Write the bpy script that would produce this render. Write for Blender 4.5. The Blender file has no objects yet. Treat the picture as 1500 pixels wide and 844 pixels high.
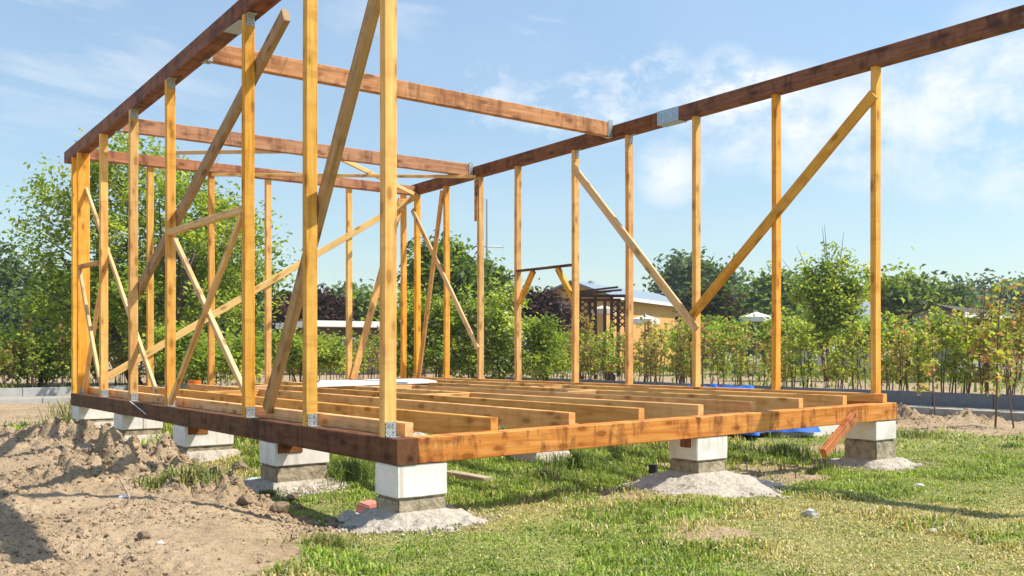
import bpy, bmesh, math, random
import numpy as np
from mathutils import Vector, Matrix
random.seed(7); rng = np.random.default_rng(11)
SC = bpy.context.scene
COL = SC.collection
R = math.radians

# ------------------------------------------------------------------ survey of the site (camera station, metres)
F, HY, TH, CX, CY, EYE = 1405.32, 515.3, .6403, -2.5742, -4.4833, .9311
SN, CS = math.sin(TH), math.cos(TH)
W, L, Z0 = 4.758, 7.636, .46
def S(x, y): return Z0 + .0102 * x - .002 * y            # top of the sill frame
def ray(u, v):
    r = (u - 750) / F
    return (CS * r + SN, -SN * r + CS, -(v - HY) / F)
def on(ax, val, u, v):
    d = ray(u, v); o = (CX, CY, EYE); t = (val - o[ax]) / d[ax]
    return Vector([o[i] + t * d[i] for i in range(3)])
def at_d(u, d, z=0.0):                                   # bearing u at depth d
    r = ray(u, 500); return Vector((CX + r[0] * d, CY + r[1] * d, z))
def zat(v, d): return EYE + (HY - v) * d / F
LAT = Vector((CS, -SN, 0)); DEP = Vector((SN, CS, 0))

# ------------------------------------------------------------------ noise helpers (numpy)
def vnoise(x, y, seed=0):
    xi = np.floor(x).astype(np.int64); yi = np.floor(y).astype(np.int64)
    fx = x - xi; fy = y - yi
    fx = fx * fx * (3 - 2 * fx); fy = fy * fy * (3 - 2 * fy)
    def h(a, b):
        n = (a * 374761393 + b * 668265263 + seed * 974711) & 0xffffffff
        n = ((n ^ (n >> 13)) * 1274126177) & 0xffffffff
        return ((n ^ (n >> 16)) & 0xffff) / 65535.0
    return (h(xi, yi) * (1 - fx) + h(xi + 1, yi) * fx) * (1 - fy) + (h(xi, yi + 1) * (1 - fx) + h(xi + 1, yi + 1) * fx) * fy
def fbm(x, y, o=4, seed=0):
    a = .5; t = 0; n = 0
    for i in range(o):
        t = t + a * vnoise(x * 2 ** i, y * 2 ** i, seed + i * 17); n += a; a *= .5
    return t / n
def sst(a, b, x):
    t = np.clip((x - a) / (b - a), 0, 1); return t * t * (3 - 2 * t)

# ------------------------------------------------------------------ object helpers
def tag(o, label=None, cat=None, group=None, kind=None):
    if label: o['label'] = label
    if cat: o['category'] = cat
    if group: o['group'] = group
    if kind: o['kind'] = kind
    return o
def empty(name, loc, label, cat, group=None, rz=0):
    o = bpy.data.objects.new(name, None); COL.objects.link(o)
    o.location = loc; o.rotation_euler = (0, 0, rz); o.empty_display_size = .2
    bpy.context.view_layer.update()
    return tag(o, label, cat, group)
def link(name, me, mat, parent=None, mw=None, smooth=False):
    o = bpy.data.objects.new(name, me); COL.objects.link(o)
    if mat is not None and not me.materials:
        for m in (mat if isinstance(mat, (list, tuple)) else [mat]): me.materials.append(m)
    if smooth:
        me.polygons.foreach_set('use_smooth', [True] * len(me.polygons))
    if mw is None: mw = Matrix.Identity(4)
    if parent is not None:
        o.parent = parent
        pm = wm(parent)
        o.matrix_local = pm.inverted() @ mw
    else:
        o.matrix_local = mw
    return o
def wm(o):
    m = o.matrix_basis.copy()
    p = o.parent
    while p is not None:
        m = p.matrix_basis @ m; p = p.parent
    return m
def from_bm(bm, name='m'):
    me = bpy.data.meshes.new(name); bm.normal_update(); bm.to_mesh(me); bm.free(); return me
def from_np(name, v, f, cols=None, smooth=False):
    """v (n,3); f (m,k) faces of equal size"""
    me = bpy.data.meshes.new(name)
    v = np.asarray(v, dtype=np.float32); f = np.asarray(f, dtype=np.int32)
    me.vertices.add(len(v)); me.vertices.foreach_set('co', v.ravel())
    k = f.shape[1]
    me.loops.add(f.size); me.loops.foreach_set('vertex_index', f.ravel())
    me.polygons.add(len(f)); me.polygons.foreach_set('loop_start', np.arange(0, f.size, k, dtype=np.int32))
    if smooth: me.polygons.foreach_set('use_smooth', np.ones(len(f), dtype=bool))
    me.update(calc_edges=True)
    if cols is not None:
        a = me.attributes.new('tint', 'FLOAT_COLOR', 'POINT')
        c = np.ones((len(v), 4), dtype=np.float32); c[:, :3] = cols
        a.data.foreach_set('color', c.ravel())
    return me
def board_mesh(n, ln, w, t, ch=.004, bow=.0):
    """chamfered timber along +X: width w on local Z, thickness t on local Y"""
    ch = min(ch, w * .2, t * .2)
    hy, hz = t / 2, w / 2
    prof = [(-hy + ch, -hz), (hy - ch, -hz), (hy, -hz + ch), (hy, hz - ch), (hy - ch, hz), (-hy + ch, hz), (-hy, hz - ch), (-hy, -hz + ch)]
    N = max(1, int(ln / .5)); bm = bmesh.new(); rings = []
    a, b = random.uniform(-1, 1) * bow, random.uniform(-1, 1) * bow
    for i in range(N + 1):
        s = i / N; k = math.sin(math.pi * s)
        rings.append([bm.verts.new((ln * s, y + a * k, z + b * k)) for y, z in prof])
    for i in range(N):
        for j in range(8):
            bm.faces.new((rings[i][j], rings[i][(j + 1) % 8], rings[i + 1][(j + 1) % 8], rings[i + 1][j]))
    bm.faces.new(rings[0][::-1]); bm.faces.new(rings[-1])
    bmesh.ops.recalc_face_normals(bm, faces=bm.faces)
    return from_bm(bm, n)
def board(name, p0, p1, w, t, mat, parent, up=(0, 0, 1), bow=.003, ch=.004):
    p0, p1 = Vector(p0), Vector(p1); d = p1 - p0; ln = d.length; x = d.normalized()
    u = Vector(up); z = (u - x * u.dot(x)).normalized(); y = z.cross(x)
    m = Matrix(((x.x, y.x, z.x, p0.x), (x.y, y.y, z.y, p0.y), (x.z, y.z, z.z, p0.z), (0, 0, 0, 1)))
    return link(name, board_mesh(name, ln, w, t, ch, bow), mat, parent, m)
def boxbm(bm, x0, x1, y0, y1, z0, z1):
    vs = [bm.verts.new((x, y, z)) for x in (x0, x1) for y in (y0, y1) for z in (z0, z1)]
    for q in ((0, 1, 3, 2), (4, 6, 7, 5), (0, 4, 5, 1), (2, 3, 7, 6), (0, 2, 6, 4), (1, 5, 7, 3)): bm.faces.new([vs[i] for i in q])
def box(name, x0, x1, y0, y1, z0, z1, mat, parent=None, bev=0.0, mw=None):
    bm = bmesh.new(); boxbm(bm, x0, x1, y0, y1, z0, z1)
    if bev: bmesh.ops.bevel(bm, geom=bm.edges[:], offset=bev, segments=2, affect='EDGES')
    bmesh.ops.recalc_face_normals(bm, faces=bm.faces)
    return link(name, from_bm(bm, name), mat, parent, mw)
def tube(bm, pts, rads, n=7, cap=True):
    rings = []
    for i, p in enumerate(pts):
        p = Vector(p)
        d = (Vector(pts[min(i + 1, len(pts) - 1)]) - Vector(pts[max(i - 1, 0)])).normalized()
        a = d.orthogonal().normalized(); b = d.cross(a)
        rings.append([bm.verts.new(p + (a * math.cos(2 * math.pi * k / n) + b * math.sin(2 * math.pi * k / n)) * rads[i]) for k in range(n)])
    for i in range(len(rings) - 1):
        A, B = rings[i], rings[i + 1]
        # rotate B to the closest match
        off = min(range(n), key=lambda o: sum((A[k].co - B[(k + o) % n].co).length for k in range(0, n, 2)))
        for k in range(n):
            bm.faces.new((A[k], A[(k + 1) % n], B[(k + 1 + off) % n], B[(k + off) % n]))
    if cap:
        bm.faces.new(rings[0][::-1]); bm.faces.new(rings[-1])

# ------------------------------------------------------------------ materials
class NT:
    def __init__(s, name):
        s.m = bpy.data.materials.new(name); s.m.use_nodes = True; s.t = s.m.node_tree
        for n in list(s.t.nodes): s.t.nodes.remove(n)
        s.out = s.n('ShaderNodeOutputMaterial')
    def n(s, typ, **k):
        x = s.t.nodes.new(typ)
        for a, b in k.items(): setattr(x, a, b)
        return x
    def l(s, a, b): s.t.links.new(a, b)
    def set(s, sock, v):
        if hasattr(v, 'is_linked'): s.l(v, sock)
        else: sock.default_value = v
    def math(s, op, a, b=0.0, c=None, clamp=False):
        x = s.n('ShaderNodeMath', operation=op, use_clamp=clamp); s.set(x.inputs[0], a); s.set(x.inputs[1], b)
        if c is not None: s.set(x.inputs[2], c)
        return x.outputs[0]
    def vmath(s, op, a, b=(0, 0, 0)):
        x = s.n('ShaderNodeVectorMath', operation=op); s.set(x.inputs[0], a); s.set(x.inputs[1], b); return x.outputs[0]
    def noise(s, vec, scale, detail=4, rough=.55, dist=0.0):
        x = s.n('ShaderNodeTexNoise'); s.l(vec, x.inputs['Vector']); x.inputs['Scale'].default_value = scale
        x.inputs['Detail'].default_value = detail; x.inputs['Roughness'].default_value = rough; x.inputs['Distortion'].default_value = dist
        return x.outputs['Fac']
    def ramp(s, fac, stops):
        x = s.n('ShaderNodeValToRGB'); s.l(fac, x.inputs[0]); e = x.color_ramp.elements
        while len(e) < len(stops): e.new(.5)
        for i, (p, c) in enumerate(stops):
            e[i].position = p; e[i].color = (*c, 1) if len(c) == 3 else c
        return x.outputs[0]
    def mr(s, v, a, b, c=0.0, d=1.0):
        x = s.n('ShaderNodeMapRange'); s.set(x.inputs[0], v)
        for i, q in enumerate((a, b, c, d)): x.inputs[i + 1].default_value = q
        return x.outputs[0]
    def mix(s, fac, a, b, mode='MIX'):
        x = s.n('ShaderNodeMix', data_type='RGBA', blend_type=mode); s.set(x.inputs[0], fac)
        for sock, v in ((x.inputs[6], a), (x.inputs[7], b)):
            if isinstance(v, tuple): v = (*v, 1) if len(v) == 3 else v
            s.set(sock, v)
        return x.outputs[2]
    def bsdf(s, col, rough=.7, bump=None, bs=.3, bd=.01, metal=0.0, spec=.3):
        b = s.n('ShaderNodeBsdfPrincipled'); 
        if isinstance(col, tuple): col = (*col, 1)
        s.set(b.inputs['Base Color'], col); s.set(b.inputs['Roughness'], rough); b.inputs['Metallic'].default_value = metal
        b.inputs['Specular IOR Level'].default_value = spec
        if bump is not None:
            q = s.n('ShaderNodeBump'); q.inputs['Strength'].default_value = bs; q.inputs['Distance'].default_value = bd
            s.l(bump, q.inputs['Height']); s.l(q.outputs[0], b.inputs['Normal'])
        s.l(b.outputs[0], s.out.inputs[0]); return b
    def obj(s, rnd=0.0):
        tc = s.n('ShaderNodeTexCoord').outputs['Object']
        if rnd:
            oi = s.n('ShaderNodeObjectInfo').outputs['Random']
            cx = s.n('ShaderNodeCombineXYZ')
            s.l(s.math('MULTIPLY', oi, rnd), cx.inputs[0]); s.l(s.math('MULTIPLY', oi, rnd * .37), cx.inputs[1]); s.l(s.math('MULTIPLY', oi, rnd * .71), cx.inputs[2])
            tc = s.vmath('ADD', tc, cx.outputs[0])
        return tc

def wood(name, base, light, dark, stain=None, stain_amt=0.0, knots=True, rough=.6, var=.14, tone=(1, 1, 1)):
    n = NT(name); v = n.obj(23.0)
    g = n.vmath('MULTIPLY', v, (.9, 13, 13))
    f1 = n.noise(g, 2.2, 5, .6, .6)
    g2 = n.vmath('MULTIPLY', v, (2.2, 60, 60))
    f2 = n.noise(g2, 3.0, 3, .6)
    c = n.ramp(f1, [(.33, dark), (.47, base), (.66, light)])
    c = n.mix(n.mr(f2, .35, .75, 0, .35), c, dark)
    # slow colour drift along the board
    f3 = n.noise(n.vmath('MULTIPLY', v, (.8, 1.5, 1.5)), 1.1, 3)
    c = n.mix(n.mr(f3, .35, .7, 0, .45), c, light)
    if knots:
        vo = n.n('ShaderNodeTexVoronoi'); vo.inputs['Scale'].default_value = 4.6
        n.l(n.vmath('MULTIPLY', v, (1.0, 2.4, 2.4)), vo.inputs['Vector'])
        d = vo.outputs['Distance']
        k = n.mr(n.math('ADD', d, n.math('MULTIPLY', f1, .06)), .19, .26, 1, 0)
        kc = tuple(q * .34 for q in base)
        c = n.mix(n.math('MULTIPLY', k, .75), c, kc)
        h = n.mr(d, .18, .42, .45, 0)
        c = n.mix(h, c, tuple((a * .75) for a in dark))
    if stain:
        sx = n.noise(n.vmath('MULTIPLY', v, (5.0, 1.2, 1.2)), 1.3, 4, .65, .8)
        st = n.noise(v, 9.0, 5, .65, .4)
        m = n.mr(n.math('ADD', n.math('MULTIPLY', sx, .7), n.math('MULTIPLY', st, .3)), .49, .61, 0, stain_amt)
        c = n.mix(m, c, stain)
    oi = n.n('ShaderNodeObjectInfo').outputs['Random']
    hs = n.n('ShaderNodeHueSaturation'); n.l(c, hs.inputs['Color'])
    n.l(n.mr(oi, 0, 1, 1 - var, 1 + var), hs.inputs['Value'])
    n.l(n.mr(n.math('FRACT', n.math('MULTIPLY', oi, 7.13)), 0, 1, .9, 1.08), hs.inputs['Saturation'])
    n.l(n.mr(n.math('FRACT', n.math('MULTIPLY', oi, 3.7)), 0, 1, .493, .506), hs.inputs['Hue'])
    n.bsdf(hs.outputs[0], rough + .1, f1, .35, .004, spec=.12)
    return n.m
PINE = wood('pine_glazed', (.79, .395, .085), (.88, .53, .155), (.61, .26, .042), stain=(.42, .17, .04), stain_amt=.35, var=.16)
RAW = wood('pine_raw', (.66, .40, .16), (.78, .53, .25), (.50, .27, .09), var=.12)
WEATH_SHADE = wood('weathered_shade_pine', (.40, .25, .11), (.52, .34, .16), (.28, .16, .065), stain=(.22, .14, .08), stain_amt=.5)  # weathered brown, deepened so the long braces carry their shade in the colour
JOI = wood('joist_pine', (.72, .37, .12), (.84, .50, .20), (.56, .25, .065), stain=(.40, .16, .05), stain_amt=.3)
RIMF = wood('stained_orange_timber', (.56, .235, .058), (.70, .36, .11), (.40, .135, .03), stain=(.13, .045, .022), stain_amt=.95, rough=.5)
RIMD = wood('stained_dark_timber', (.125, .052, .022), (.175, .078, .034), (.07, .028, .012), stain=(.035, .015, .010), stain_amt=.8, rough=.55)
PLATE = wood('stained_plate_timber', (.20, .078, .034), (.28, .115, .052), (.11, .042, .02), stain=(.07, .03, .02), stain_amt=.8, rough=.55)
XBEAM = wood('stained_red_timber', (.50, .205, .085), (.62, .30, .145), (.34, .125, .05), stain=(.17, .065, .032), stain_amt=.7, rough=.55)
GREYW = wood('weathered_timber', (.38, .29, .2), (.5, .41, .3), (.24, .17, .11), knots=False)
SHIMW = wood('rusty_brown_timber', (.26, .10, .04), (.34, .15, .06), (.15, .055, .025), stain=(.08, .035, .02), stain_amt=.6)
DARKW = wood('dark_brown_timber', (.07, .035, .025), (.10, .05, .035), (.04, .02, .015), knots=False)
CLAD = wood('orange_cladding', (.64, .34, .11), (.70, .40, .15), (.54, .27, .075), knots=False, var=.02)

def plain(name, c, rough=.7, scale=6.0, var=.25, bs=.2, bd=.01, metal=0.0, spec=.3, c2=None):
    n = NT(name); v = n.obj(); f = n.noise(v, scale, 5, .6)
    c2 = c2 or tuple(q * (1 - var) for q in c)
    n.bsdf(n.ramp(f, [(.3, c2), (.65, c)]), rough, f, bs, bd, metal, spec); return n.m
n = NT('aerated_block'); v = n.obj(7.0); f = n.noise(v, 11, 6, .65); f2 = n.noise(v, 2.6, 4, .6); pz = n.noise(v, 170, 2, .5)
c = n.ramp(f, [(.3, (.74, .70, .63)), (.62, (.87, .84, .78))])
c = n.mix(n.mr(f2, .50, .68, 0, .6), c, (.56, .49, .40))
st = n.noise(n.vmath('MULTIPLY', v, (14, 14, 1.2)), 1.0, 3)
c = n.mix(n.mr(st, .62, .72, 0, .55), c, (.50, .37, .25))
c = n.mix(n.mr(pz, .30, .38, .5, 0), c, (.45, .42, .38))
n.bsdf(c, .92, n.math('ADD', f, n.math('MULTIPLY', pz, .5)), .5, .004, spec=.15); BLOCK = n.m
CONC = plain('concrete', (.47, .39, .27), .95, 16, .55, .9, .02, spec=.1)
MORTAR = plain('mortar', (.53, .465, .38), .95, 30, .42, 1.0, .02, spec=.1)
KERB = plain('concrete_kerb', (.46, .45, .43), .9, 9, .2, .3, .004)
KERBM = plain('weathered_kerb', (.36, .34, .31), .9, 7, .35, .4, .006)
KERBD = plain('dark_kerb', (.20, .205, .215), .9, 9, .25, .3, .004)
PATHM = plain('path_gravel', (.42, .36, .29), .95, 30, .4, .6, .01)
ZINC_P = None
def perforated():
    n = NT('perforated_zinc'); v = n.obj()
    fr = n.vmath('FRACTION', n.vmath('SCALE', v)); 
    sc = n.t.nodes[-2] if False else None
    sp = n.n('ShaderNodeSeparateXYZ'); 
    mul = n.vmath('MULTIPLY', v, (46, 46, 46)); n.l(n.vmath('FRACTION', mul), sp.inputs[0])
    dx = n.math('SUBTRACT', sp.outputs[0], .5); dz = n.math('SUBTRACT', sp.outputs[2], .5)
    d = n.math('SQRT', n.math('ADD', n.math('MULTIPLY', dx, dx), n.math('MULTIPLY', dz, dz)))
    k = n.mr(d, .11, .17, 1, 0)
    f = n.noise(v, 40, 3)
    base = n.ramp(f, [(.3, (.34, .35, .35)), (.7, (.55, .56, .55))])
    c = n.mix(k, base, (.04, .03, .02))
    n.bsdf(c, .42, None, metal=.55, spec=.5); return n.m
ZINC = perforated()
STEEL = plain('grey_metal', (.45, .46, .48), .45, 20, .2, .1, .002, metal=.7)
STONE = plain('pale_stone', (.60, .56, .50), .9, 14, .3, .6, .01)
BRICKP = plain('pink_brick', (.62, .25, .19), .9, 16, .35, .5, .006)
SHEET = plain('white_board', (.80, .80, .78), .6, 3, .06, .05, .002)
TARP = plain('blue_tarpaulin', (.012, .13, .58), .6, 5, .3, .3, .01, spec=.2)
FILM = plain('pale_plastic_film', (.60, .66, .68), .4, 8, .25, .4, .01, spec=.5)
ORNG = plain('orange_plastic', (.80, .17, .03), .45, 5, .1)
BLACKP = plain('black_plastic', (.03, .035, .045), .5, 6, .3)
CANV = plain('white_canvas', (.82, .80, .77), .9, 3, .08)
CANVB = plain('beige_canvas', (.62, .52, .40), .9, 3, .1)
ROOFB = plain('blue_grey_roof', (.24, .29, .34), .7, 8, .2)
WHITEP = plain('white_paint', (.80, .80, .78), .6, 3, .05)
GREYWALL = plain('grey_render', (.36, .34, .33), .9, 2.5, .2)
DARKWALL = plain('dark_wall', (.11, .085, .07), .9, 4, .4)
GLASS = plain('window_glass', (.05, .06, .07), .1, 3, .2, spec=.6)
BARK = plain('bark', (.14, .10, .07), .95, 24, .5, .8, .02)
STEMB = plain('young_stem', (.17, .105, .07), .9, 30, .4, .5, .005)
RED = plain('red_paint', (.62, .06, .04), .4, 6, .2)

def leafmat(name, trans=.3):
    n = NT(name)
    a = n.n('ShaderNodeAttribute', attribute_name='tint').outputs['Color']
    d = n.n('ShaderNodeBsdfPrincipled'); n.l(a, d.inputs['Base Color']); d.inputs['Roughness'].default_value = .55; d.inputs['Specular IOR Level'].default_value = .25
    t = n.n('ShaderNodeBsdfTranslucent')
    n.l(n.mix(1.0, a, (1.5, 1.45, .7), 'MULTIPLY'), t.inputs[0])
    m = n.n('ShaderNodeMixShader'); m.inputs[0].default_value = trans
    n.l(d.outputs[0], m.inputs[1]); n.l(t.outputs[0], m.inputs[2]); n.l(m.outputs[0], n.out.inputs[0]); return n.m
LEAF = leafmat('leaf', .45); GRASSM = leafmat('grass_blade', .3)

# ------------------------------------------------------------------ ground
def cell(x, y, seed):
    """rounded lumps, 0..1, one per cell with its own size"""
    xi = np.floor(x).astype(np.int64); yi = np.floor(y).astype(np.int64); out = np.zeros_like(x)
    def h(a, b, k):
        n_ = (a * 374761393 + b * 668265263 + (seed + k) * 974711) & 0xffffffff
        n_ = ((n_ ^ (n_ >> 13)) * 1274126177) & 0xffffffff
        return ((n_ ^ (n_ >> 16)) & 0xffff) / 65535.0
    for i in (-1, 0, 1):
        for j in (-1, 0, 1):
            a, b = xi + i, yi + j
            px_, py_ = a + h(a, b, 0), b + h(a, b, 1); sz = .15 + .75 * h(a, b, 2) ** 2
            d2 = ((x - px_) ** 2 + (y - py_) ** 2) / (sz * sz)
            out = np.maximum(out, sz * np.sqrt(np.clip(1 - d2, 0, 1)))
    return out
def dirt_mask(x, y):
    """1 = bare soil, 0 = turf"""
    n = fbm(x * 1.1 + 3, y * 1.1, 4, 5) - .5
    n2 = fbm(x * 4.3, y * 4.3, 3, 9) - .5
    edge = np.where(y > .2, -.12 - .05 * y, -.17 + .80 * (y - .2) * 1.0)
    left = 1 - sst(-.10, .10, x - edge + n * .55 + n2 * .25)
    behind = sst(8.2, 9.4, y + n * 1.6) * (1 - sst(13, 18, x - y * .2))
    soil_r = sst(7.6, 8.8, x + n * 2.2 + .15 * y) * (1 - sst(18.0, 24.0, x + 6 * n)) * .92
    bed_b = sst(16.4, 16.7, y) * (1 - sst(19.5, 21, y + 2 * n)) * .9
    patch = sst(.66, .78, fbm(x * .9 + 40, y * .9 + 7, 4, 21)) * .8
    return np.clip(np.maximum.reduce([left, behind, soil_r, bed_b, patch]), 0, 1)
MOUNDS = [(-.72, 3.3, .17, .46), (-.62, 4.25, .17, .42), (-.55, 2.35, .11, .42), (-1.6, 4.2, .05, .5), (-.9, 2.0, .07, .5), (-2.5, 5.3, .04, .7), (-.5, 1.2, .05, .3), (-1.5, 6.1, .05, .6), (-.75, 5.2, .08, .4), (8.9, 2.6, .08, .5), (9.4, 1.9, .06, .4)]
def gz(x, y):
    x = np.asarray(x, float); y = np.asarray(y, float)
    dist = np.hypot(x - 1, y - 2)
    z = (fbm(x * .35, y * .35, 3, 31) - .5) * .10 * sst(0, 4, np.hypot(x - .5, y))
    m = dirt_mask(x, y)
    ridge = .115 * (1 - sst(-1.1, -.28, x - .18 * np.minimum(y, 0))) * (1 - sst(7.6, 10, y)) * sst(-3.0, 1.0, y)
    z = z + ridge
    lump = np.abs(fbm(x * 3.2, y * 3.2, 4, 3) - .5)
    z = z + m * ((fbm(x * 2.3, y * 2.3, 4, 2) - .5) * .06 + (.5 - lump) * .015 - .01)
    clod = sst(.52, .72, fbm(x * 6.5 + 9, y * 6.5, 3, 14))
    rough = np.zeros_like(x)
    for mx, my, mh, mr in MOUNDS:
        g = np.exp(-((x - mx) ** 2 + (y - my) ** 2) / (mr * mr))
        z = z + mh * g * (.65 + .7 * (fbm(x * 4 + mx, y * 4, 3, 6)))
        rough = np.maximum(rough, g)
    # cloddy crumbs: cellular lumps, larger on the dug heaps
    c1 = cell(x * 7.0, y * 7.0, 71); c2 = cell(x * 17.0 + 3, y * 17.0, 72); c3 = cell(x * 34.0 + 8, y * 34.0, 73)
    loose = sst(.40, .66, fbm(x * 1.7 + 2, y * 1.7 + 9, 3, 52))
    near = 1 - sst(9, 14, np.hypot(x, y - 1))
    z = z + near * m * (c1 * (.012 + .20 * rough) * (clod * .6 + rough * .7) + c2 * (.007 + .014 * loose + .05 * rough) + c3 * (.006 + .012 * loose + .012 * rough))
    z = z - .05 * np.exp(-((x + .18) / .22) ** 2) * sst(-.3, .3, y) * (1 - sst(7, 8, y))
    # planting beds behind the upper kerbs
    bed = np.maximum(sst(12.42, 12.50, x), sst(16.62, 16.70, y))
    z = np.where((x > 10.5) | (y > 14.6), z * .35 * np.where(dist > 40, .2, 1), z)
    z = z + .17 * bed * (1 - sst(30, 60, dist))
    return np.where(dist > 60, z * .1, z)
def axis(a, b, step, far):
    c = np.arange(a, b + 1e-6, step); out = []
    d = step
    p = b
    while p < far: d *= 1.22; p += d; out.append(p)
    lo = []; d = step; p = a
    while p > -far: d *= 1.22; p -= d; lo.append(p)
    return np.array(lo[::-1] + list(c) + out)
xs = axis(-4.2, 5.0, .036, 450); ys = axis(-3.2, 7.0, .036, 450)
def densify(ax, extra): return np.unique(np.round(np.concatenate([ax, extra]), 4))
xs = densify(xs, np.concatenate([np.arange(-3.4, .6, .018), np.arange(5, 11, .05), np.arange(11, 14.5, .12), [12.42, 12.45, 12.48, 12.5]])); ys = densify(ys, np.concatenate([np.arange(-1.3, 5.5, .018), np.arange(7, 20, .12), [16.62, 16.65, 16.68, 16.70]]))
GX, GY = np.meshgrid(xs, ys, indexing='ij')
GZ = gz(GX.ravel(), GY.ravel()).reshape(GX.shape)
def gzi(x, y):
    """ground height read back from the sheet itself"""
    x = np.atleast_1d(np.asarray(x, float)); y = np.atleast_1d(np.asarray(y, float))
    i = np.clip(np.searchsorted(xs, x) - 1, 0, len(xs) - 2); j = np.clip(np.searchsorted(ys, y) - 1, 0, len(ys) - 2)
    a = np.clip((x - xs[i]) / (xs[i + 1] - xs[i]), 0, 1); b = np.clip((y - ys[j]) / (ys[j + 1] - ys[j]), 0, 1)
    return (GZ[i, j] * (1 - a) + GZ[i + 1, j] * a) * (1 - b) + (GZ[i, j + 1] * (1 - a) + GZ[i + 1, j + 1] * a) * b
def gz1(x, y): return float(gzi(x, y)[0])
nx, ny = GX.shape
idx = np.arange(nx * ny).reshape(nx, ny)
faces = np.stack([idx[:-1, :-1], idx[1:, :-1], idx[1:, 1:], idx[:-1, 1:]], -1).reshape(-1, 4)
dm = dirt_mask(GX.ravel(), GY.ravel())
me = from_np('ground', np.stack([GX.ravel(), GY.ravel(), GZ.ravel()], -1), faces, np.stack([dm, dm, dm], -1), smooth=True)
n = NT('site_ground'); v = n.obj()
a = n.n('ShaderNodeAttribute', attribute_name='tint').outputs['Fac']
f1 = n.noise(v, 1.6, 6, .62); f2 = n.noise(v, 22, 5, .65); f3 = n.noise(v, 90, 3, .6)
vo = n.n('ShaderNodeTexVoronoi'); vo.inputs['Scale'].default_value = 34; n.l(v, vo.inputs['Vector'])
soil = n.ramp(n.math('ADD', n.math('MULTIPLY', f1, .55), n.math('MULTIPLY', f2, .45)), [(.33, (.25, .175, .105)), (.5, (.37, .27, .168)), (.66, (.465, .35, .228))])
soil = n.mix(n.mr(f3, .56, .72, 0, .55), soil, (.20, .125, .07))
soil = n.mix(n.mr(vo.outputs['Distance'], .10, .05, 0, .35), soil, (.60, .47, .32))
turf = n.ramp(n.math('ADD', n.math('MULTIPLY', f1, .4), n.math('MULTIPLY', f2, .6)), [(.35, (.12, .15, .04)), (.5, (.24, .24, .075)), (.65, (.42, .35, .17))])
mk = n.mr(n.math('ADD', a, n.math('MULTIPLY', n.math('SUBTRACT', f2, .5), .5)), .35, .6)
n.bsdf(n.mix(mk, turf, soil), .95, n.math('ADD', n.math('MULTIPLY', f2, .6), n.math('MULTIPLY', f3, .4)), .9, .03, spec=.1)
tag(link('ground', me, n.m), kind='structure')

# paths between the kerbs
def slab(name, x0, x1, y0, y1, z0, z1, mat, label=None, cat=None):
    o = box(name, x0, x1, y0, y1, z0, z1, mat, bev=.006)
    return o
p = box('path', 10.63, 12.33, -12, 14.6, -.1, .045, PATHM); tag(p, kind='structure')
p = box('path', -14, 12.33, 14.70, 16.53, -.1, .048, PATHM); tag(p, kind='structure')
def kerb(label, x0, x1, y0, y1, zt, mat, along):
    c = Vector(((x0 + x1) / 2, (y0 + y1) / 2, 0))
    k = empty('kerb', c, label, 'kerb')
    a0, a1 = (y0, y1) if along == 'y' else (x0, x1)
    p = a0
    while p < a1:
        q = min(p + 1.0, a1); j = random.uniform(-.006, .006)
        if along == 'y': box('kerb_stone', x0 + j, x1 + j, p + .004, q - .004, -.15, zt + j, mat, k, .008)
        else: box('kerb_stone', p + .004, q - .004, y0 + j, y1 + j, -.15, zt + j, mat, k, .008)
        p += 1.0
    return k
kerb('low grey concrete kerb at the near edge of the path along the right side', 10.53, 10.63, -10, 14.6, .115, KERBM, 'y')
kerb('taller dark grey kerb under the right hedge, behind the path', 12.33, 12.43, -10, 16.63, .27, KERBD, 'y')
kerb('low pale concrete kerb at the near edge of the path behind the frame', -13, 10.53, 14.6, 14.70, .085, KERB, 'x')
kerb('taller pale kerb under the back hedge, behind the far path', -13, 12.33, 16.53, 16.63, .215, KERB, 'x')

# ------------------------------------------------------------------ the timber frame: one thing
FR = empty('timber_frame', (0, 0, 0), 'open timber building frame of yellow studs and brown beams standing on white block piers', 'timber frame')
# sill timbers
h = .14
def sill(name, a, b, mat, inset, axis_):
    za, zb = S(*a) - h / 2, S(*b) - h / 2
    return board(name, (*a, za), (*b, zb), h, .13, mat, FR, bow=.0)
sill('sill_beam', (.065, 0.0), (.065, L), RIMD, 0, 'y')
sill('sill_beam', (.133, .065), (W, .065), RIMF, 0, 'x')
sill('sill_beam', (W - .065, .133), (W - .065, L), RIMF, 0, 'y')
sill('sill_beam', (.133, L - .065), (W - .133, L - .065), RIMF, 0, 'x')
# joists
HJ = .0734
jx = [.106, .714, 1.32, 1.926, 2.492, 3.056, 3.629, 4.195, 4.70]
jx = [q + .026 for q in jx]
jx[0] = .160
JY0, JY1 = .134, L - .133
for i, x in enumerate(jx):
    t = .052; x = min(x, W - .135 - .026) if False else x
    y1 = JY1
    if i == 8: x = W - .105
    z = S(x, 0) + HJ - .0675
    zb = S(x, L) + HJ - .0675
    if i == 8:
        board('joist', (x, .045, S(x, 0) + HJ / 2 + .002), (x, L - .02, S(x, L) + HJ / 2 + .002), HJ, .055, JOI, FR)
    else:
        board('joist', (x, JY0 + random.uniform(-.006, .012), z), (x, y1, zb), .135, t, JOI, FR, bow=.006)
# blocking and the outer ledger by the left sill
for (i, y) in [(1, 5.2), (3, 3.0), (3, 5.9), (4, 5.0), (5, 2.5), (6, 3.6), (2, 6.4)]:
    x0, x1 = jx[i] + .03, jx[i + 1] - .03
    zz = S((x0 + x1) / 2, y) + HJ - .064
    board('blocking', (x0, y, zz), (x1, y + random.uniform(-.02, .02), zz), .12, .05, JOI, FR)
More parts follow.
